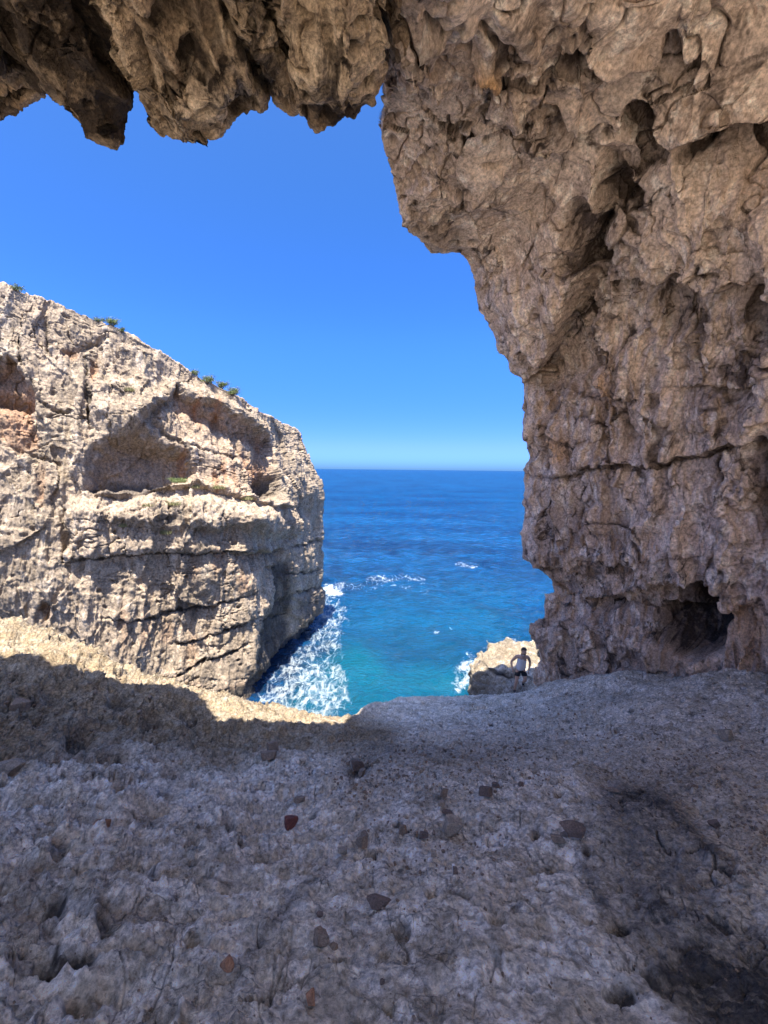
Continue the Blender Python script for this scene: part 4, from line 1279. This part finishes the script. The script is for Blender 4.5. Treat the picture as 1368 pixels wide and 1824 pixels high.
def build_person():
    skin = plain_mat('skin', (.52, .32, .23), .55, .08, 14)
    cloth = plain_mat('white_cloth', (.72, .71, .72), .9, .06, 20)
    black = plain_mat('black_cloth', (.018, .018, .022), .85, .3, 20)
    hairm = plain_mat('dark_hair', (.022, .016, .012), .7, .3, 60)
    shoe = plain_mat('shoe_fabric', (.02, .02, .024), .7, .3, 30)
    fx, fy = P(921, 1221, 15.75)[:2]
    gz = shelf_z(fx, fy)
    root = empty('person', (fx + .19, fy + .05, gz - .01))
    tag(root, 'person in white sleeveless top and black shorts stepping down the rock shelf, head bowed', 'person')
    J = {
     'pelvis': (0, 0, .93, .155, .11), 'belly': (.01, -.035, 1.08, .145, .10), 'chest': (.015, -.09, 1.28, .165, .115), 'upper': (.015, -.12, 1.41, .14, .085),
     'neck': (.02, -.165, 1.50, .055, .055), 'skull0': (.03, -.20, 1.565, .062, .07), 'skull1': (.035, -.215, 1.64, .078, .098), 'skull2': (.035, -.20, 1.71, .068, .085),
     'sl': (-.185, -.10, 1.415, .06, .058), 'al1': (-.265, -.045, 1.29, .048, .048), 'el': (-.335, .02, 1.165, .038, .038), 'fl1': (-.345, -.03, 1.06, .037, .036), 'wl': (-.325, -.09, .95, .025, .022), 'hl': (-.315, -.115, .885, .036, .018),
     'sr': (.215, -.115, 1.395, .06, .058), 'ar1': (.29, -.05, 1.27, .048, .048), 'er': (.345, .025, 1.15, .038, .038), 'fr1': (.325, -.04, 1.045, .037, .036), 'wr': (.275, -.105, .945, .025, .022), 'hr': (.25, -.13, .885, .036, .018),
     'hipl': (-.10, -.01, .86, .095, .09), 'tl': (-.13, -.07, .70, .078, .078), 'kl': (-.155, -.115, .50, .052, .055), 'cl': (-.175, -.075, .34, .052, .054), 'anl': (-.19, -.035, .10, .034, .036), 'hel': (-.19, -.02, .05, .036, .034), 'tol': (-.21, -.17, .035, .040, .026),
     'hipr': (.10, -.01, .86, .095, .09), 'tr': (.125, -.10, .71, .078, .078), 'kr': (.135, -.17, .53, .052, .055), 'cr': (.145, -.03, .43, .052, .05), 'anr': (.165, .13, .285, .034, .036), 'her': (.17, .165, .245, .036, .034), 'tor': (.175, .05, .155, .040, .026)}
    B = [('pelvis', 'belly'), ('belly', 'chest'), ('chest', 'upper'), ('upper', 'neck'), ('neck', 'skull0'), ('skull0', 'skull1'), ('skull1', 'skull2'),
         ('upper', 'sl'), ('sl', 'al1'), ('al1', 'el'), ('el', 'fl1'), ('fl1', 'wl'), ('wl', 'hl'), ('upper', 'sr'), ('sr', 'ar1'), ('ar1', 'er'), ('er', 'fr1'), ('fr1', 'wr'), ('wr', 'hr'),
         ('pelvis', 'hipl'), ('hipl', 'tl'), ('tl', 'kl'), ('kl', 'cl'), ('cl', 'anl'), ('anl', 'hel'), ('hel', 'tol'), ('pelvis', 'hipr'), ('hipr', 'tr'), ('tr', 'kr'), ('kr', 'cr'), ('cr', 'anr'), ('anr', 'her'), ('her', 'tor')]
    body = skin_mesh('body', J, B, 'pelvis', skin, fat=1.16)
    extra = [body]
    # fingers: four and a thumb on each hand, unequal and curled
    for s, h, w_ in ((-1, J['hl'], J['wl']), (1, J['hr'], J['wr'])):
        hx, hy, hz = h[:3]
        for k, (off, ln) in enumerate(((-.028, .072), (-.010, .082), (.009, .077), (.027, .060))):
            jj = {'a': (hx, hy + off, hz, .0095, .0095), 'b': (hx + s * .006, hy + off * 1.1 - .004, hz - .045, .0095, .0095),
                  'c': (hx - s * .002, hy + off * 1.1 - .012, hz - .045 - ln * .5, .0085, .0085), 'd': (hx - s * .016, hy + off * 1.1 - .02, hz - .04 - ln * .85, .007, .007)}
            extra.append(skin_mesh('finger', jj, [('a', 'b'), ('b', 'c'), ('c', 'd')], 'a', skin, sub=1))
        jj = {'a': (hx - s * .004, hy - .02, hz + .03, .011, .011), 'b': (hx - s * .016, hy - .05, hz + .0, .0105, .0105), 'c': (hx - s * .022, hy - .062, hz - .035, .008, .008)}
        extra.append(skin_mesh('thumb', jj, [('a', 'b'), ('b', 'c')], 'a', skin, sub=1))
    # face: nose, ears, brow, lips
    hx, hy, hz = J['skull1'][:3]
    for jj, bb in (({'a': (hx, hy - .085, hz + .02, .010, .010), 'b': (hx, hy - .108, hz - .012, .014, .012), 'c': (hx, hy - .095, hz - .022, .013, .008)}, [('a', 'b'), ('b', 'c')]),
                   ({'a': (hx - .083, hy + .01, hz + .018, .008, .014), 'b': (hx - .086, hy + .012, hz - .022, .006, .010)}, [('a', 'b')]),
                   ({'a': (hx + .083, hy + .01, hz + .018, .008, .014), 'b': (hx + .086, hy + .012, hz - .022, .006, .010)}, [('a', 'b')]),
                   ({'a': (hx - .045, hy - .083, hz + .03, .010, .008), 'b': (hx + .045, hy - .083, hz + .03, .010, .008)}, [('a', 'b')]),
                   ({'a': (hx - .022, hy - .088, hz - .052, .007, .007), 'b': (hx + .022, hy - .088, hz - .052, .007, .007)}, [('a', 'b')])):
        extra.append(skin_mesh('face', jj, bb, 'a', skin, sub=1))
    root.scale = (1.07, 1.07, 1.07)
    join_bm('body', extra, skin, root)
    # clothes
    def grow(ks, g, **ov):
        d = {k: (*J[k][:3], J[k][3] + g, J[k][4] + g) for k in ks}
        d.update(ov)
        return d
    top = grow(['pelvis', 'belly', 'chest', 'upper'], .018, pelvis=(0, -.01, .83, .178, .138), upper=(.015, -.118, 1.40, .145, .10))
    top['stl'] = (-.085, -.125, 1.475, .034, .034); top['str'] = (.115, -.13, 1.465, .034, .034)
    skin_mesh('sleeveless_top', top, [('pelvis', 'belly'), ('belly', 'chest'), ('chest', 'upper'), ('upper', 'stl'), ('upper', 'str')], 'pelvis', cloth, root, fat=1.25)
    sh = {'p': (0, -.005, .94, .172, .132), 'p2': (0, -.005, .88, .165, .125), 'a': (-.105, -.02, .82, .112, .112), 'b': (-.13, -.07, .70, .102, .104), 'c': (-.138, -.085, .64, .10, .102),
          'd': (.105, -.025, .82, .112, .112), 'e': (.13, -.095, .71, .102, .104), 'f': (.135, -.12, .65, .10, .102)}
    skin_mesh('shorts', sh, [('p', 'p2'), ('p2', 'a'), ('a', 'b'), ('b', 'c'), ('p2', 'd'), ('d', 'e'), ('e', 'f')], 'p2', black, root, fat=1.12)
    for pts in ((J['anl'], J['hel'], J['tol']), (J['anr'], J['her'], J['tor'])):
        a, b, c = pts
        jj = {'a': (*a[:3], .042, .044), 'b': (*b[:3], .045, .042), 'm': tuple((b[i] + c[i]) / 2 + (.012 if i == 2 else 0) for i in range(3)) + (.046, .040), 'c': (*c[:3], .046, .032)}
        skin_mesh('shoe', jj, [('a', 'b'), ('b', 'm'), ('m', 'c')], 'b', shoe, root)
    bm = bmesh.new()
    bmesh.ops.create_icosphere(bm, subdivisions=4, radius=1)
    bmesh.ops.delete(bm, geom=[v for v in bm.verts if not (v.co.z > .42 + .25 * v.co.y * -1 or (v.co.y > .1 and v.co.z > -.55))], context='VERTS')
    for v in bm.verts:
        k = 1 + .03 * math.sin(v.co.x * 31 + v.co.z * 17) * math.cos(v.co.y * 23)
        v.co = Vector((hx + v.co.x * .093 * k, hy + .008 + v.co.y * .115 * k, hz + .028 + v.co.z * .112 * k))
    hme = bpy.data.meshes.new('hair'); bm.to_mesh(hme); bm.free()
    hme.materials.append(hairm)
    ho = bpy.data.objects.new('hair', hme); COL.objects.link(ho); ho.parent = root
    sm_ = ho.modifiers.new('thick', 'SOLIDIFY'); sm_.thickness = .012; sm_.offset = 1
    bd = {'a': (hx - .05, hy - .045, hz - .045, .016, .02), 'b': (hx - .03, hy - .078, hz - .072, .020, .016), 'c': (hx + .03, hy - .078, hz - .072, .020, .016), 'd': (hx + .05, hy - .045, hz - .045, .016, .02)}
    skin_mesh('beard', bd, [('a', 'b'), ('b', 'c'), ('c', 'd')], 'b', hairm, root, sub=1)

build_person()

# ----------------------------------------------------------------------------
# 7. loose stones lying on the floor
# ----------------------------------------------------------------------------
M_ST = {
 'brown': rock_mat('brown_stone', (.27, .205, .15), (.19, .145, .11), (.05, .04, .03), (.18, .09, .05), (.27, .22, .17), 6, bump=.006),
 'dark': rock_mat('dark_stone', (.17, .125, .10), (.12, .09, .075), (.015, .012, .01), (.12, .05, .03), (.15, .12, .10), 6, bump=.006),
 'red': rock_mat('red_stone', (.17, .062, .05), (.13, .05, .042), (.05, .022, .02), (.3, .1, .05), (.33, .14, .10), 6, bump=.005, dark_noise=(.7, .9, .4)),
 'orange': rock_mat('orange_stone', (.36, .19, .11), (.28, .145, .085), (.08, .05, .03), (.4, .18, .08), (.45, .30, .20), 6, bump=.005, dark_noise=(.7, .9, .4)),
 'grey': rock_mat('grey_stone', (.33, .275, .21), (.24, .20, .155), (.05, .045, .04), (.22, .13, .08), (.4, .36, .3), 6, bump=.006),
 'white': rock_mat('white_stone', (.75, .74, .72), (.62, .60, .57), (.3, .28, .26), (.6, .5, .4), (.8, .8, .8), 6, bump=.004, dark_noise=(.75, .9, .3)),
}
def stone_mesh(seed, size, aspect, ncut=9, sub=4, edge=.06):
    bm = bmesh.new()
    bmesh.ops.create_icosphere(bm, subdivisions=sub, radius=1.0)
    r = np.random.RandomState(seed)
    V = np.array([v.co[:] for v in bm.verts])
    Fc = np.array([[v.index for v in f.verts] for f in bm.faces])
    bm.free()
    planes = []
    for ax in range(3):
        for sg in (-1, 1):
            nrm = np.zeros(3); nrm[ax] = sg
            planes.append((nrm + r.normal(size=3) * .28, r.uniform(.50, .66)))
    for _ in range(ncut // 2):
        planes.append((r.normal(size=3), r.uniform(.62, .85)))
    for nrm, d in planes:
        nrm = nrm / np.linalg.norm(nrm)
        over = np.maximum(V @ nrm - d, 0)
        V = V - nrm * over[:, None] * .97
    N = V / np.linalg.norm(V, axis=1, keepdims=True)
    V = V + N * (edge * fbm(V * 2.2 + seed, seed, 5, .6))[:, None]
    V = V * np.array(aspect) * size / 2
    V[:, 2] -= V[:, 2].min()
    return V, Fc

STONES = [  # px, py, width in px, aspect (x,y,z), turn, colour, label
 (810, 1477, 33, (1, .85, .75), 10, 'grey', 'squarish grey-brown stone, the biggest loose stone in the middle of the cave floor'),
 (1031, 1482, 38, (1.15, .6, .55), -25, 'dark', 'long dark reddish-black stone tilted on the slope beside two brown stones'),
 (998, 1492, 22, (1.1, .7, .5), -15, 'brown', 'flat brown stone just left of the long dark reddish stone'),
 (1013, 1489, 20, (.7, 1.1, .5), -40, 'brown', 'narrow brown stone wedged against the long dark reddish stone'),
 (724, 1483, 17, (.9, .8, 1), 20, 'brown', 'small upright brown stone left of the big squarish grey stone'),
 (760, 1491, 15, (1.1, .8, .7), 0, 'dark', 'small black stone between the upright brown stone and the big squarish one'),
 (795, 1417, 15, (1, .8, .9), 15, 'brown', 'small pointed brown stone topping a short row of crumbs above the squarish grey stone'),
 (792, 1434, 14, (1, .9, .7), 40, 'grey', 'small pale brown stone just below the pointed brown one in the short row'),
 (803, 1449, 14, (1.2, .8, .6), 0, 'dark', 'flat dark stone at the lower end of the short row of crumbs'),
 (871, 1414, 20, (1.1, .8, .8), -10, 'dark', 'blocky red-black stone standing alone on the far middle of the floor'),
 (652, 1510, 20, (.9, .8, 1), 30, 'brown', 'brown angular stone, lower of a stacked pair on the middle left floor'),
 (655, 1492, 14, (1, .8, .8), 0, 'brown', 'small brown stone, upper of the stacked pair on the middle left floor'),
 (616, 1521, 16, (1.1, .8, .7), 0, 'grey', 'rough grey-brown lump just left of the stacked pair of brown stones'),
 (780, 1523, 11, (1, 1, .9), 0, 'grey', 'round grey pebble below the big squarish grey stone'),
 (815, 1548, 8, (.6, .8, 1.5), 20, 'white', 'bright white sliver of stone standing next to a dark pebble'),
 (818, 1556, 11, (.9, .8, .9), 0, 'dark', 'dark pebble directly under the bright white sliver'),
 (678, 1611, 32, (1.35, .45, .5), -12, 'dark', 'long black charred-looking piece lying crosswise on the lower middle floor'),
 (578, 1682, 30, (.85, .9, .8), 25, 'brown', 'rounded dark brown stone in a hollow on the lower floor'),
 (605, 1690, 16, (1, .7, .5), -30, 'brown', 'small flat brown stone leaning at the right of the rounded dark brown stone'),
 (577, 1633, 10, (1.1, .8, .8), 0, 'dark', 'tiny dark pebble above the rounded dark brown stone'),
 (415, 1730, 24, (.85, .8, .8), 35, 'orange', 'orange-brown wedge of stone on the near left floor'),
 (562, 1787, 22, (.7, .9, 1), 10, 'orange', 'rusty brown upright stone near the bottom of the view'),
 (523, 1474, 22, (1.1, .6, .8), 40, 'red', 'dark red chip of brick-like stone tilted on the floor'),
 (186, 1479, 28, (1.1, .75, .6), -5, 'orange', 'pale orange flat stone beside a round pit on the left floor'),
 (10, 1384, 46, (1.2, .8, .5), 5, 'grey', 'broad grey-brown slab at the left border of the view'),
 (490, 1341, 22, (1, .8, .9), 20, 'brown', 'brown stone sitting on the far left rim of the bluish floor'),
 (483, 1350, 26, (1.2, .8, .4), 0, 'brown', 'flat brown stone under the one on the far left rim'),
 (537, 1428, 17, (1.1, .8, .6), 0, 'brown', 'low brown stone beyond the dark red chip'),
 (641, 1368, 22, (1, .9, .7), 0, 'dark', 'dark crumbly lump on the brown soil patch at mid floor'),
 (650, 1378, 15, (1, .8, .7), 60, 'brown', 'small brown stone at the lower end of the dark crumbly lump'),
 (40, 1268, 26, (1.1, .8, .7), 10, 'brown', 'blocky brown stone on the dark shaded hump at far left'),
 (78, 1272, 24, (1.2, .8, .6), -20, 'brown', 'rounded brown stone right of the blocky one on the dark shaded hump'),
 (1300, 1308, 22, (1, .9, .8), 0, 'grey', 'pale pinkish stone standing out on the brown soil at far right'),
 (1240, 1400, 16, (1.1, .8, .6), 10, 'brown', 'brown stone at the top of the gravel band on the right'),
 (1280, 1465, 18, (1, .8, .7), -10, 'dark', 'dark stone in the middle of the gravel band on the right'),
 (1335, 1568, 18, (1.1, .8, .7), 0, 'grey', 'grey stone at the lower end of the gravel band by the right border'),
 (690, 1754, 9, (1, .9, .8), 0, 'dark', 'small dark pebble near the bottom just left of a round hole'),
 (1098, 1407, 15, (1.3, .7, .5), -20, 'brown', 'thin brown stone at the upper end of the black wet streak'),
 (935, 1398, 10, (.9, .8, .9), 0, 'dark', 'little dark pebble right of the lone blocky red-black stone'),
 (888, 1398, 10, (1.2, .8, .7), 0, 'dark', 'little flat dark pebble behind the lone blocky red-black stone'),
]
def build_stones():
    for k, (px, py, wpx, asp, rot, col, lab) in enumerate(STONES):
        p = floor_at(px, py + wpx * .22)
        dep = p[1] * CP - p[2] * SP
        size = wpx / F * dep
        V, Fc = stone_mesh(100 + k * 7, size * 1.35, (asp[0], max(asp[1], .7 * asp[0]) if asp[0] < 1.12 else asp[1] * 1.1, max(asp[2] * 1.1, .6)), ncut=12, edge=.05)
        c, s_ = math.cos(math.radians(rot)), math.sin(math.radians(rot))
        V = V @ np.array(((c, s_, 0), (-s_, c, 0), (0, 0, 1)))
        # tilt with the slope and sink a little into it
        a = math.radians(-20)
        V = V @ np.array(((1, 0, 0), (0, math.cos(a), -math.sin(a)), (0, math.sin(a), math.cos(a)))).T
        o = mesh_from('stone', V, Fc, M_ST[col], {'stain_shade': np.zeros((len(V), 3))}, smooth=False)
        o.location = Vector(p) + Vector((0, 0, .02 * size))
        tag(o, lab, 'stone', 'loose stones on the cave floor')
    # gravel and soil crumbs: uncountable
    r = np.random.RandomState(77)
    proto = [stone_mesh(900 + i, 1.0, (1, .8, .7), 7, 2, .05) for i in range(8)]
    Vs, Fs, off = [], [], 0
    regs = [((600, 1320), (1000, 1420), 700, 2, 9), ((1060, 1330), (1368, 1400), 260, 2, 8), ((1180, 1400), (1368, 1570), 420, 3, 11), ((850, 1250), (1368, 1330), 260, 2, 7),
            ((420, 1320), (760, 1400), 130, 2, 7), ((600, 1420), (900, 1560), 260, 2, 9), ((0, 1180), (360, 1330), 200, 3, 12), ((0, 1340), (1368, 1824), 340, 2, 9)]
    for (x0, y0), (x1, y1), n, s0, s1 in regs:
        cl = r.uniform(size=(14, 2))
        for i in range(n):
            c = cl[r.randint(14)]
            u = c + r.normal(size=2) * .10 if r.uniform() < .7 else r.uniform(size=2)
            px, py = x0 + u[0] * (x1 - x0), y0 + u[1] * (y1 - y0)
            if not (x0 - 10 < px < x1 + 10 and y0 - 10 < py < y1 + 10): continue
            if 1180 < px < 1368 and 1400 < py < 1570 and py - 1400 > (px - 1150) * 1.0: continue
            p = floor_at(px, py)
            dep = p[1] * CP - p[2] * SP
            sz = (s0 + (s1 - s0) * r.uniform() ** 2.5) / F * dep
            V, Fc = proto[r.randint(8)]
            a = r.uniform(0, 6.28)
            c_, s_ = math.cos(a), math.sin(a)
            Vs.append((V * (.8 + .4 * r.uniform(size=3))) @ np.array(((c_, s_, 0), (-s_, c_, 0), (0, 0, 1))) * sz + p - np.array((0, 0, sz * .15)))
            Fs.append(Fc + off)
            off += len(V)
    V = np.concatenate(Vs)
    o = mesh_from('gravel', V, np.concatenate(Fs), M_ST['brown'], {'stain_shade': np.zeros((len(V), 3))})
    tag(o, kind='stuff')

build_stones()

# ----------------------------------------------------------------------------
# 8. bushes and tufts on the cliff
# ----------------------------------------------------------------------------
def leaf_mat(name, a, b):
    t = NT(name)
    n = t.noise(t.coords(), 2.2, 5, .6)
    n2 = t.noise(t.coords(), 14, 3, .6)
    t.l(t.mix(t.rmp(t.math('ADD', t.math('MULTIPLY', n, .6), t.math('MULTIPLY', n2, .4)), .35, .65), a, b), t.b.inputs['Base Color'])
    t.b.inputs['Roughness'].default_value = .7
    return t.m
M_LEAF = leaf_mat('bush_leaves', (.075, .115, .032), (.20, .24, .085))
M_DRY = leaf_mat('dry_grass', (.16, .16, .055), (.30, .28, .13))
M_TWIG = plain_mat('bush_wood', (.10, .075, .055), .9)

def cliff_at(px, py, rim=False):
    v, x, y = FL['cv'], FL['cpx'], FL['cpy']
    m = (np.abs(x - px) < 6) & (np.abs(y - py) < 14)
    if not m.any():
        m = np.abs(x - px) < 8
        i = np.nonzero(m)[0][np.argmin(np.abs(y[m] - py))]
        return v[i]
    ii = np.nonzero(m)[0]
    return v[ii[np.argmin((x[ii] - px) ** 2 + (y[ii] - py) ** 2 + v[ii, 1] * .5)]]

def bush(px, py, wm, hm, n, label, dry=False, seed=0, name='bush', cat='bush', group=None):
    p = cliff_at(px, py)
    root = empty(name, tuple(p))
    tag(root, label, cat, group)
    r = np.random.RandomState(seed + 5)
    Vs, Fs, k = [], [], 0
    tv, tf, tk = [], [], 0
    tips = []
    nb = 10 if not dry else 6
    for b in range(nb):
        a = r.uniform(0, 6.28)
        tip = np.array((math.cos(a) * wm * .45 * r.uniform(.2, 1), math.sin(a) * wm * .35 * r.uniform(.2, 1), hm * (1.0 - .75 * r.uniform() ** 1.5)))
        tips.append(tip)
        for q in range(4):
            aa = q * math.pi / 2
            tv.append((math.cos(aa) * .02, math.sin(aa) * .02, -.15)); tv.append(tuple(tip + np.array((math.cos(aa) * .006, math.sin(aa) * .006, 0))))
        for q in range(4):
            i0, i1 = tk + q * 2, tk + ((q + 1) % 4) * 2
            tf.append((i0, i1, i1 + 1, i0 + 1))
        tk += 8
    for i in range(n if dry else int(n * 2.2)):
        if dry:
            a = r.uniform(0, 6.28); rr = wm * .45 * math.sqrt(r.uniform())
            base = np.array((math.cos(a) * rr, math.sin(a) * rr * .7, -.05))
            d = np.array((r.normal() * .35, r.normal() * .35, 1.0)); d /= np.linalg.norm(d)
            L = hm * r.uniform(.5, 1.1)
            side = np.cross(d, r.normal(size=3)); side /= np.linalg.norm(side)
            wl = .018
            pts = [base - side * wl, base + side * wl, base + d * L + side * .003, base + d * L - side * .003]
        else:
            t = tips[r.randint(nb)]
            c = t * r.uniform(.55, 1.08) + r.normal(size=3) * np.array((wm * .11, wm * .10, hm * .16))
            c[2] = max(c[2], .02)
            nrm = r.normal(size=3); nrm[2] += .6; nrm /= np.linalg.norm(nrm)
            u = np.cross(nrm, r.normal(size=3)); u /= np.linalg.norm(u)
            v = np.cross(nrm, u)
            L = r.uniform(.018, .042); W = L * .6
            pts = [c - u * L, c - v * W, c + u * L, c + v * W]
        Vs += pts
        Fs.append((k, k + 1, k + 2, k + 3)); k += 4
    o = mesh_from('foliage' if not dry else 'blades', np.array(Vs), np.array(Fs), M_DRY if dry else M_LEAF, smooth=False, parent=root)
    if not dry:
        mesh_from('stem', np.array(tv), np.array(tf), M_TWIG, parent=root)

G1, G2 = 'bushes on the cliff rim', 'grass tufts on the cliff'
bush(24, 524, .9, .28, 350, 'low sparse bush at the top left end of the cliff rim', seed=1, group=G1)
bush(172, 577, .9, .22, 260, 'thin scattered scrub on the rim just left of the upper rounded bush', seed=2, group=G1)
bush(196, 585, 1.0, .42, 700, 'upper rounded green bush on the cliff rim at left', seed=3, group=G1)
bush(212, 596, .6, .26, 200, 'small wispy bush right of the upper rounded bush', seed=4, group=G1)
bush(345, 673, .7, .45, 400, 'leftmost bush of the lower row on the rim, standing tallest', seed=5, group=G1)
bush(366, 685, 1.3, .45, 900, 'wide spreading dark green bush in the middle of the lower rim row', seed=6, group=G1)
bush(392, 694, 1.1, .42, 800, 'dense dark bush between the wide one and the bright one on the lower rim', seed=7, group=G1)
bush(412, 706, 1.1, .5, 900, 'bright green bush at the right end of the lower rim row', seed=8, group=G1)
bush(322, 864, 1.6, .30, 900, 'dark green mat of scrub on the ledge in front of the hollow', seed=9, group='scrub on the cliff ledge')
bush(345, 872, .9, .3, 380, 'yellow-green tuft right of the dark scrub on the ledge', True, 10, 'grass_tuft', 'grass tuft', G2)
bush(390, 873, .9, .28, 380, 'long yellow-green tuft halfway along the ledge', True, 11, 'grass_tuft', 'grass tuft', G2)
bush(440, 892, 1.1, .28, 420, 'yellow-green tuft on the ledge below the rusty streaks', True, 12, 'grass_tuft', 'grass tuft', G2)
bush(478, 906, .8, .24, 300, 'yellow-green tuft below the small dark cave near the point', True, 13, 'grass_tuft', 'grass tuft', G2)
bush(310, 902, 1.1, .26, 400, 'olive tuft on the broken rock beneath the scrub mat', True, 14, 'grass_tuft', 'grass tuft', G2)
bush(265, 904, .9, .22, 300, 'olive tuft at the left end of the ledge', True, 15, 'grass_tuft', 'grass tuft', G2)
bush(295, 954, .7, .32, 300, 'green tuft hanging under a dark notch below the ledge', True, 16, 'grass_tuft', 'grass tuft', G2)
bush(220, 942, .8, .26, 300, 'green tuft on the bulging rock left of the notch', True, 17, 'grass_tuft', 'grass tuft', G2)
bush(228, 700, .7, .28, 300, 'dry tuft on a small step of the upper cliff face', True, 18, 'grass_tuft', 'grass tuft', G2)

# ----------------------------------------------------------------------------
# light, sky, camera
# ----------------------------------------------------------------------------
ELEV = math.radians(73)
SUN_H = np.array((-.16, -.99)); SUN_H = SUN_H / np.linalg.norm(SUN_H)
sd = Vector((SUN_H[0] * math.cos(ELEV), SUN_H[1] * math.cos(ELEV), math.sin(ELEV)))
sun = bpy.data.lights.new('sun', 'SUN')
sun.energy = 2.0
sun.angle = math.radians(.5)
sun.color = (1, .93, .83)
so = bpy.data.objects.new('sun', sun)
so.rotation_euler = sd.to_track_quat('Z', 'Y').to_euler()
COL.objects.link(so)

w = bpy.data.worlds.new('World')
SC.world = w
w.use_nodes = True
wt = w.node_tree
sky = wt.nodes.new('ShaderNodeTexSky')
sky.sky_type = 'NISHITA'
sky.sun_disc = False
sky.sun_elevation = ELEV
sky.sun_rotation = math.atan2(SUN_H[0], SUN_H[1])
sky.altitude = 2000
sky.air_density = .58
sky.dust_density = 7
sky.ozone_density = 7
bg = wt.nodes['Background']
bg.inputs['Strength'].default_value = .15
hs = wt.nodes.new('ShaderNodeHueSaturation')
hs.inputs['Saturation'].default_value = 1.24
hs.inputs['Hue'].default_value = .504
hs.inputs['Value'].default_value = .53
wt.links.new(sky.outputs[0], hs.inputs['Color'])
tcw = wt.nodes.new('ShaderNodeTexCoord')
sx = wt.nodes.new('ShaderNodeSeparateXYZ')
wt.links.new(tcw.outputs['Generated'], sx.inputs[0])
cr = wt.nodes.new('ShaderNodeValToRGB')
cr.color_ramp.interpolation = 'EASE'
for i_, (p_, c_) in enumerate(((0.0, (.34, .54, .72, 1)), (.06, (.46, .50, .76, 1)), (.3, (.74, .76, .84, 1)), (.62, (.80, .84, .84, 1)))):
    e_ = cr.color_ramp.elements[i_] if i_ < 2 else cr.color_ramp.elements.new(p_)
    e_.position = p_; e_.color = c_
wt.links.new(sx.outputs[2], cr.inputs[0])
mw = wt.nodes.new('ShaderNodeVectorMath'); mw.operation = 'MULTIPLY'
wt.links.new(hs.outputs[0], mw.inputs[0]); wt.links.new(cr.outputs[0], mw.inputs[1])
wt.links.new(mw.outputs[0], bg.inputs['Color'])

cam = bpy.data.cameras.new('camera')
cam.sensor_fit = 'HORIZONTAL'
cam.sensor_width = 36
cam.lens = F / 1368 * 36
cam.clip_start = .05
cam.clip_end = 100000
co = bpy.data.objects.new('camera', cam)
COL.objects.link(co)
co.matrix_world = Matrix.Rotation(math.radians(90) - PITCH, 4, 'X') @ Matrix.Rotation(math.radians(.6), 4, 'Z')
SC.camera = co

SC.view_settings.view_transform = 'Standard'
SC.view_settings.look = 'None'
SC.view_settings.exposure = 2.85
SC.view_settings.gamma = 1
SC.render.engine = 'CYCLES'
SC.cycles.use_denoising = True
SC.cycles.max_bounces = 8
SC.cycles.diffuse_bounces = 5
